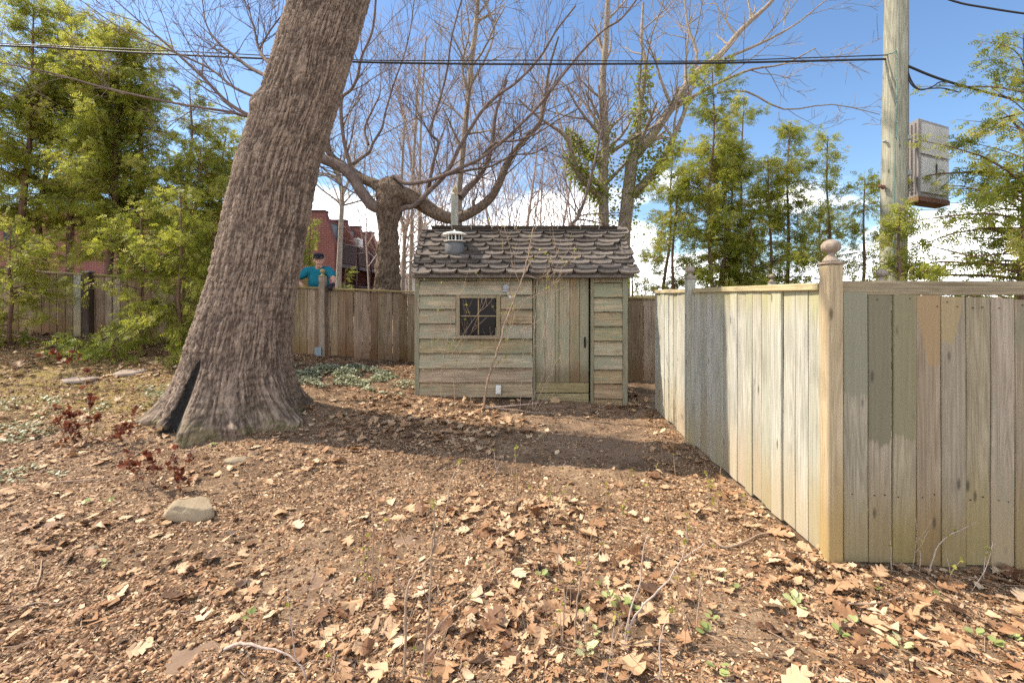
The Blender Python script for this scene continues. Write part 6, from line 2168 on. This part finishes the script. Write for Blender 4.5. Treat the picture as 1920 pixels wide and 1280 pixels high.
# reddish low shrubs
for lab, stems, nl in (
        ('red leaved low shrub with dark bare stems left of the oak', [([(150, 858), (165, 815), (168, 775), (160, 730), (142, 700), (128, 682)], 5.0, 5.0, .006), ([(128, 850), (145, 810), (160, 780)], 5.0, 5.0, .004), ([(165, 850), (185, 800), (205, 775)], 5.0, 5.0, .004), ([(140, 850), (140, 800), (150, 765)], 5.0, 5.05, .004), ([(118, 845), (120, 815), (112, 790)], 5.0, 5.0, .003), ([(175, 852), (200, 830), (225, 815)], 5.0, 5.0, .003)], 60),
        ('small red leaved shrub behind the angular tan rock', [([(285, 925), (280, 890), (275, 860)], 4.0, 4.0, .003), ([(295, 925), (310, 895), (315, 870)], 4.0, 4.0, .003), ([(300, 925), (330, 905), (340, 885)], 4.0, 4.0, .003), ([(280, 925), (262, 900), (250, 885)], 4.0, 4.0, .003)], 30)):
    shrub(lab, stems, 'twig', nl * 2, 4, .2, 'red leaved low shrubs', bmat='red_leaf', bsize=.05)

# fallen sticks
for lab, pxs, r0 in (('crooked brown stick lying in the leaves before the corner fence', [((1338, 1012, 3.15)), (1360, 1025, 3.05), (1400, 1015, 3.1), (1425, 1000, 3.2), (1475, 995, 3.25)], .009),
                     ('long thin stick lying on the soil left of the rock', [(95, 905, 4.1), (160, 900, 4.15), (225, 897, 4.2)], .008),
                     ('thin curved stick lying on the near left soil', [(40, 1140, 2.45), (70, 1130, 2.5), (110, 1128, 2.5), (150, 1115, 2.55)], .005),
                     ('short dark stick lying among acorns at the near left edge', [(65, 1110, 2.6), (75, 1070, 2.75), (78, 1050, 2.9)], .006),
                     ('knobby short grey stick beside the near forked twig', [(715, 1195, 2.25), (722, 1170, 2.3), (728, 1150, 2.36)], .011),
                     ('pale fallen branch lying along the shed foot', [(905, 768, 6.2), (940, 757, 6.2), (985, 744, 6.25), (1010, 738, 6.3)], .013),
                     ('thin pale twig trailing on the leaves by the shed foot', [(935, 758, 6.2), (975, 763, 6.15), (1010, 768, 6.1), (1055, 768, 6.1)], .007),
                     ('slim stick lying across the soil below the front fence', [(1590, 1125, 2.5), (1640, 1122, 2.5), (1690, 1110, 2.55)], .006)):
    pts = []
    for (px_, py_, d_) in pxs:
        q = at(px_, py_, d_)
        q.z = max(float(gs(q.x, q.y)[0]), gzf(q.x, q.y)) + r0 + .006 + (.0 if 'pale fallen' not in lab else .06 * (px_ - 905) / 100)
        pts.append(q)
    o = tube_obj('fallen_stick', pts, [r0 * (1 - .5 * i / (len(pts) - 1)) for i in range(len(pts))], M['twig'] if 'pale' not in lab else M['twig_pale'], None, 6)
    tag(o, lab, 'stick', 'sticks fallen on the ground')

# young green sprouts among the leaves
spr = [(1130, 1100), (1140, 1125), (1165, 1145), (1185, 1150), (1098, 1160), (1120, 1190), (1015, 1090), (1335, 1165), (1380, 1105), (1325, 1190), (1490, 1130), (1598, 1165), (1575, 1190), (1690, 1210), (1860, 1215), (1830, 1200),
       (1765, 1120), (1650, 1110), (1495, 1140), (155, 950), (205, 945), (200, 1060), (195, 690), (560, 735), (1180, 766), (1215, 775), (1345, 1262), (1900, 1190), (400, 845), (1650, 1020), (1725, 1035), (1100, 1235), (470, 1160)]
tmpl = []
for k in range(4):
    v, f = [], []
    for j in range(random.randint(4, 7)):
        a = random.uniform(0, 6.28)
        el = random.uniform(.1, .9)
        d_ = np.array([[math.cos(a) * math.cos(el), math.sin(a) * math.cos(el), math.sin(el)]])
        rt = rot_from(d_, np.array([random.uniform(-.5, .5)]))[0]
        st = np.array([math.cos(a) * .01, math.sin(a) * .01, .012 + random.uniform(0, .03)])
        L_ = np.array([(0, 0, 0), (.3, .30, .05), (.68, .34, .02), (1, .06, -.10), (1, -.06, -.10), (.68, -.34, .02), (.3, -.30, .05), (.5, 0, -.04)])
        b = len(v)
        v += [tuple(st + rt @ (q * .055)) for q in L_]
        f += [(b + 7, b + i, b + i + 1) for i in range(6)] + [(b + 7, b + 6, b)]
    tmpl.append((v, f))
marks = [(1165, 1170, 'by the foot of the long slanting twig'), (1390, 1100, 'on the soil before the corner post'), (1640, 1180, 'on the bare soil below the front fence'), (1800, 1210, 'among large leaves at the near right'), (1720, 1060, 'against the foot of the front fence'),
         (190, 950, 'beside the angular tan rock'), (200, 1060, 'among acorns on the near left'), (195, 690, 'by the cedar seedlings'), (400, 845, 'at the front of the oak foot'), (560, 735, 'right beside the oak root'), (1195, 770, 'at the right corner of the shed'), (1015, 1090, 'among the bare twigs in the middle')]
by_mark = {}
for px_, py_ in spr:
    m_ = min(marks, key=lambda q: (q[0] - px_) ** 2 + (q[1] - py_) ** 2)
    by_mark.setdefault(m_[2], []).append((px_, py_))
k = 0
for place, items in by_mark.items():
    for j, (px_, py_) in enumerate(sorted(items)):
        d_ = CAM_H * F / (py_ - HZ)
        if py_ < 800:
            d_ *= .97
        w_ = at(px_, py_, d_)
        w_.z = float(gs(w_.x, w_.y)[0]) if py_ > 800 else gzf(w_.x, w_.y)
        v, f = tmpl[k % 4]
        k += 1
        me = mesh_np('weed_sprout', np.array(v) * random.uniform(.5, .95), np.array(f), M['sprout'], False, {'tint': np.full(len(v), random.random())})
        o = link('weed_sprout', me, None, (w_.x, w_.y, w_.z), (0, 0, random.uniform(0, 6.28)))
        n_th = '' if len(items) == 1 else ', %s from the left there' % ORD[j]
        tag(o, 'fresh green sprout ' + place + n_th, 'sprout', 'green sprouts among the dead leaves')
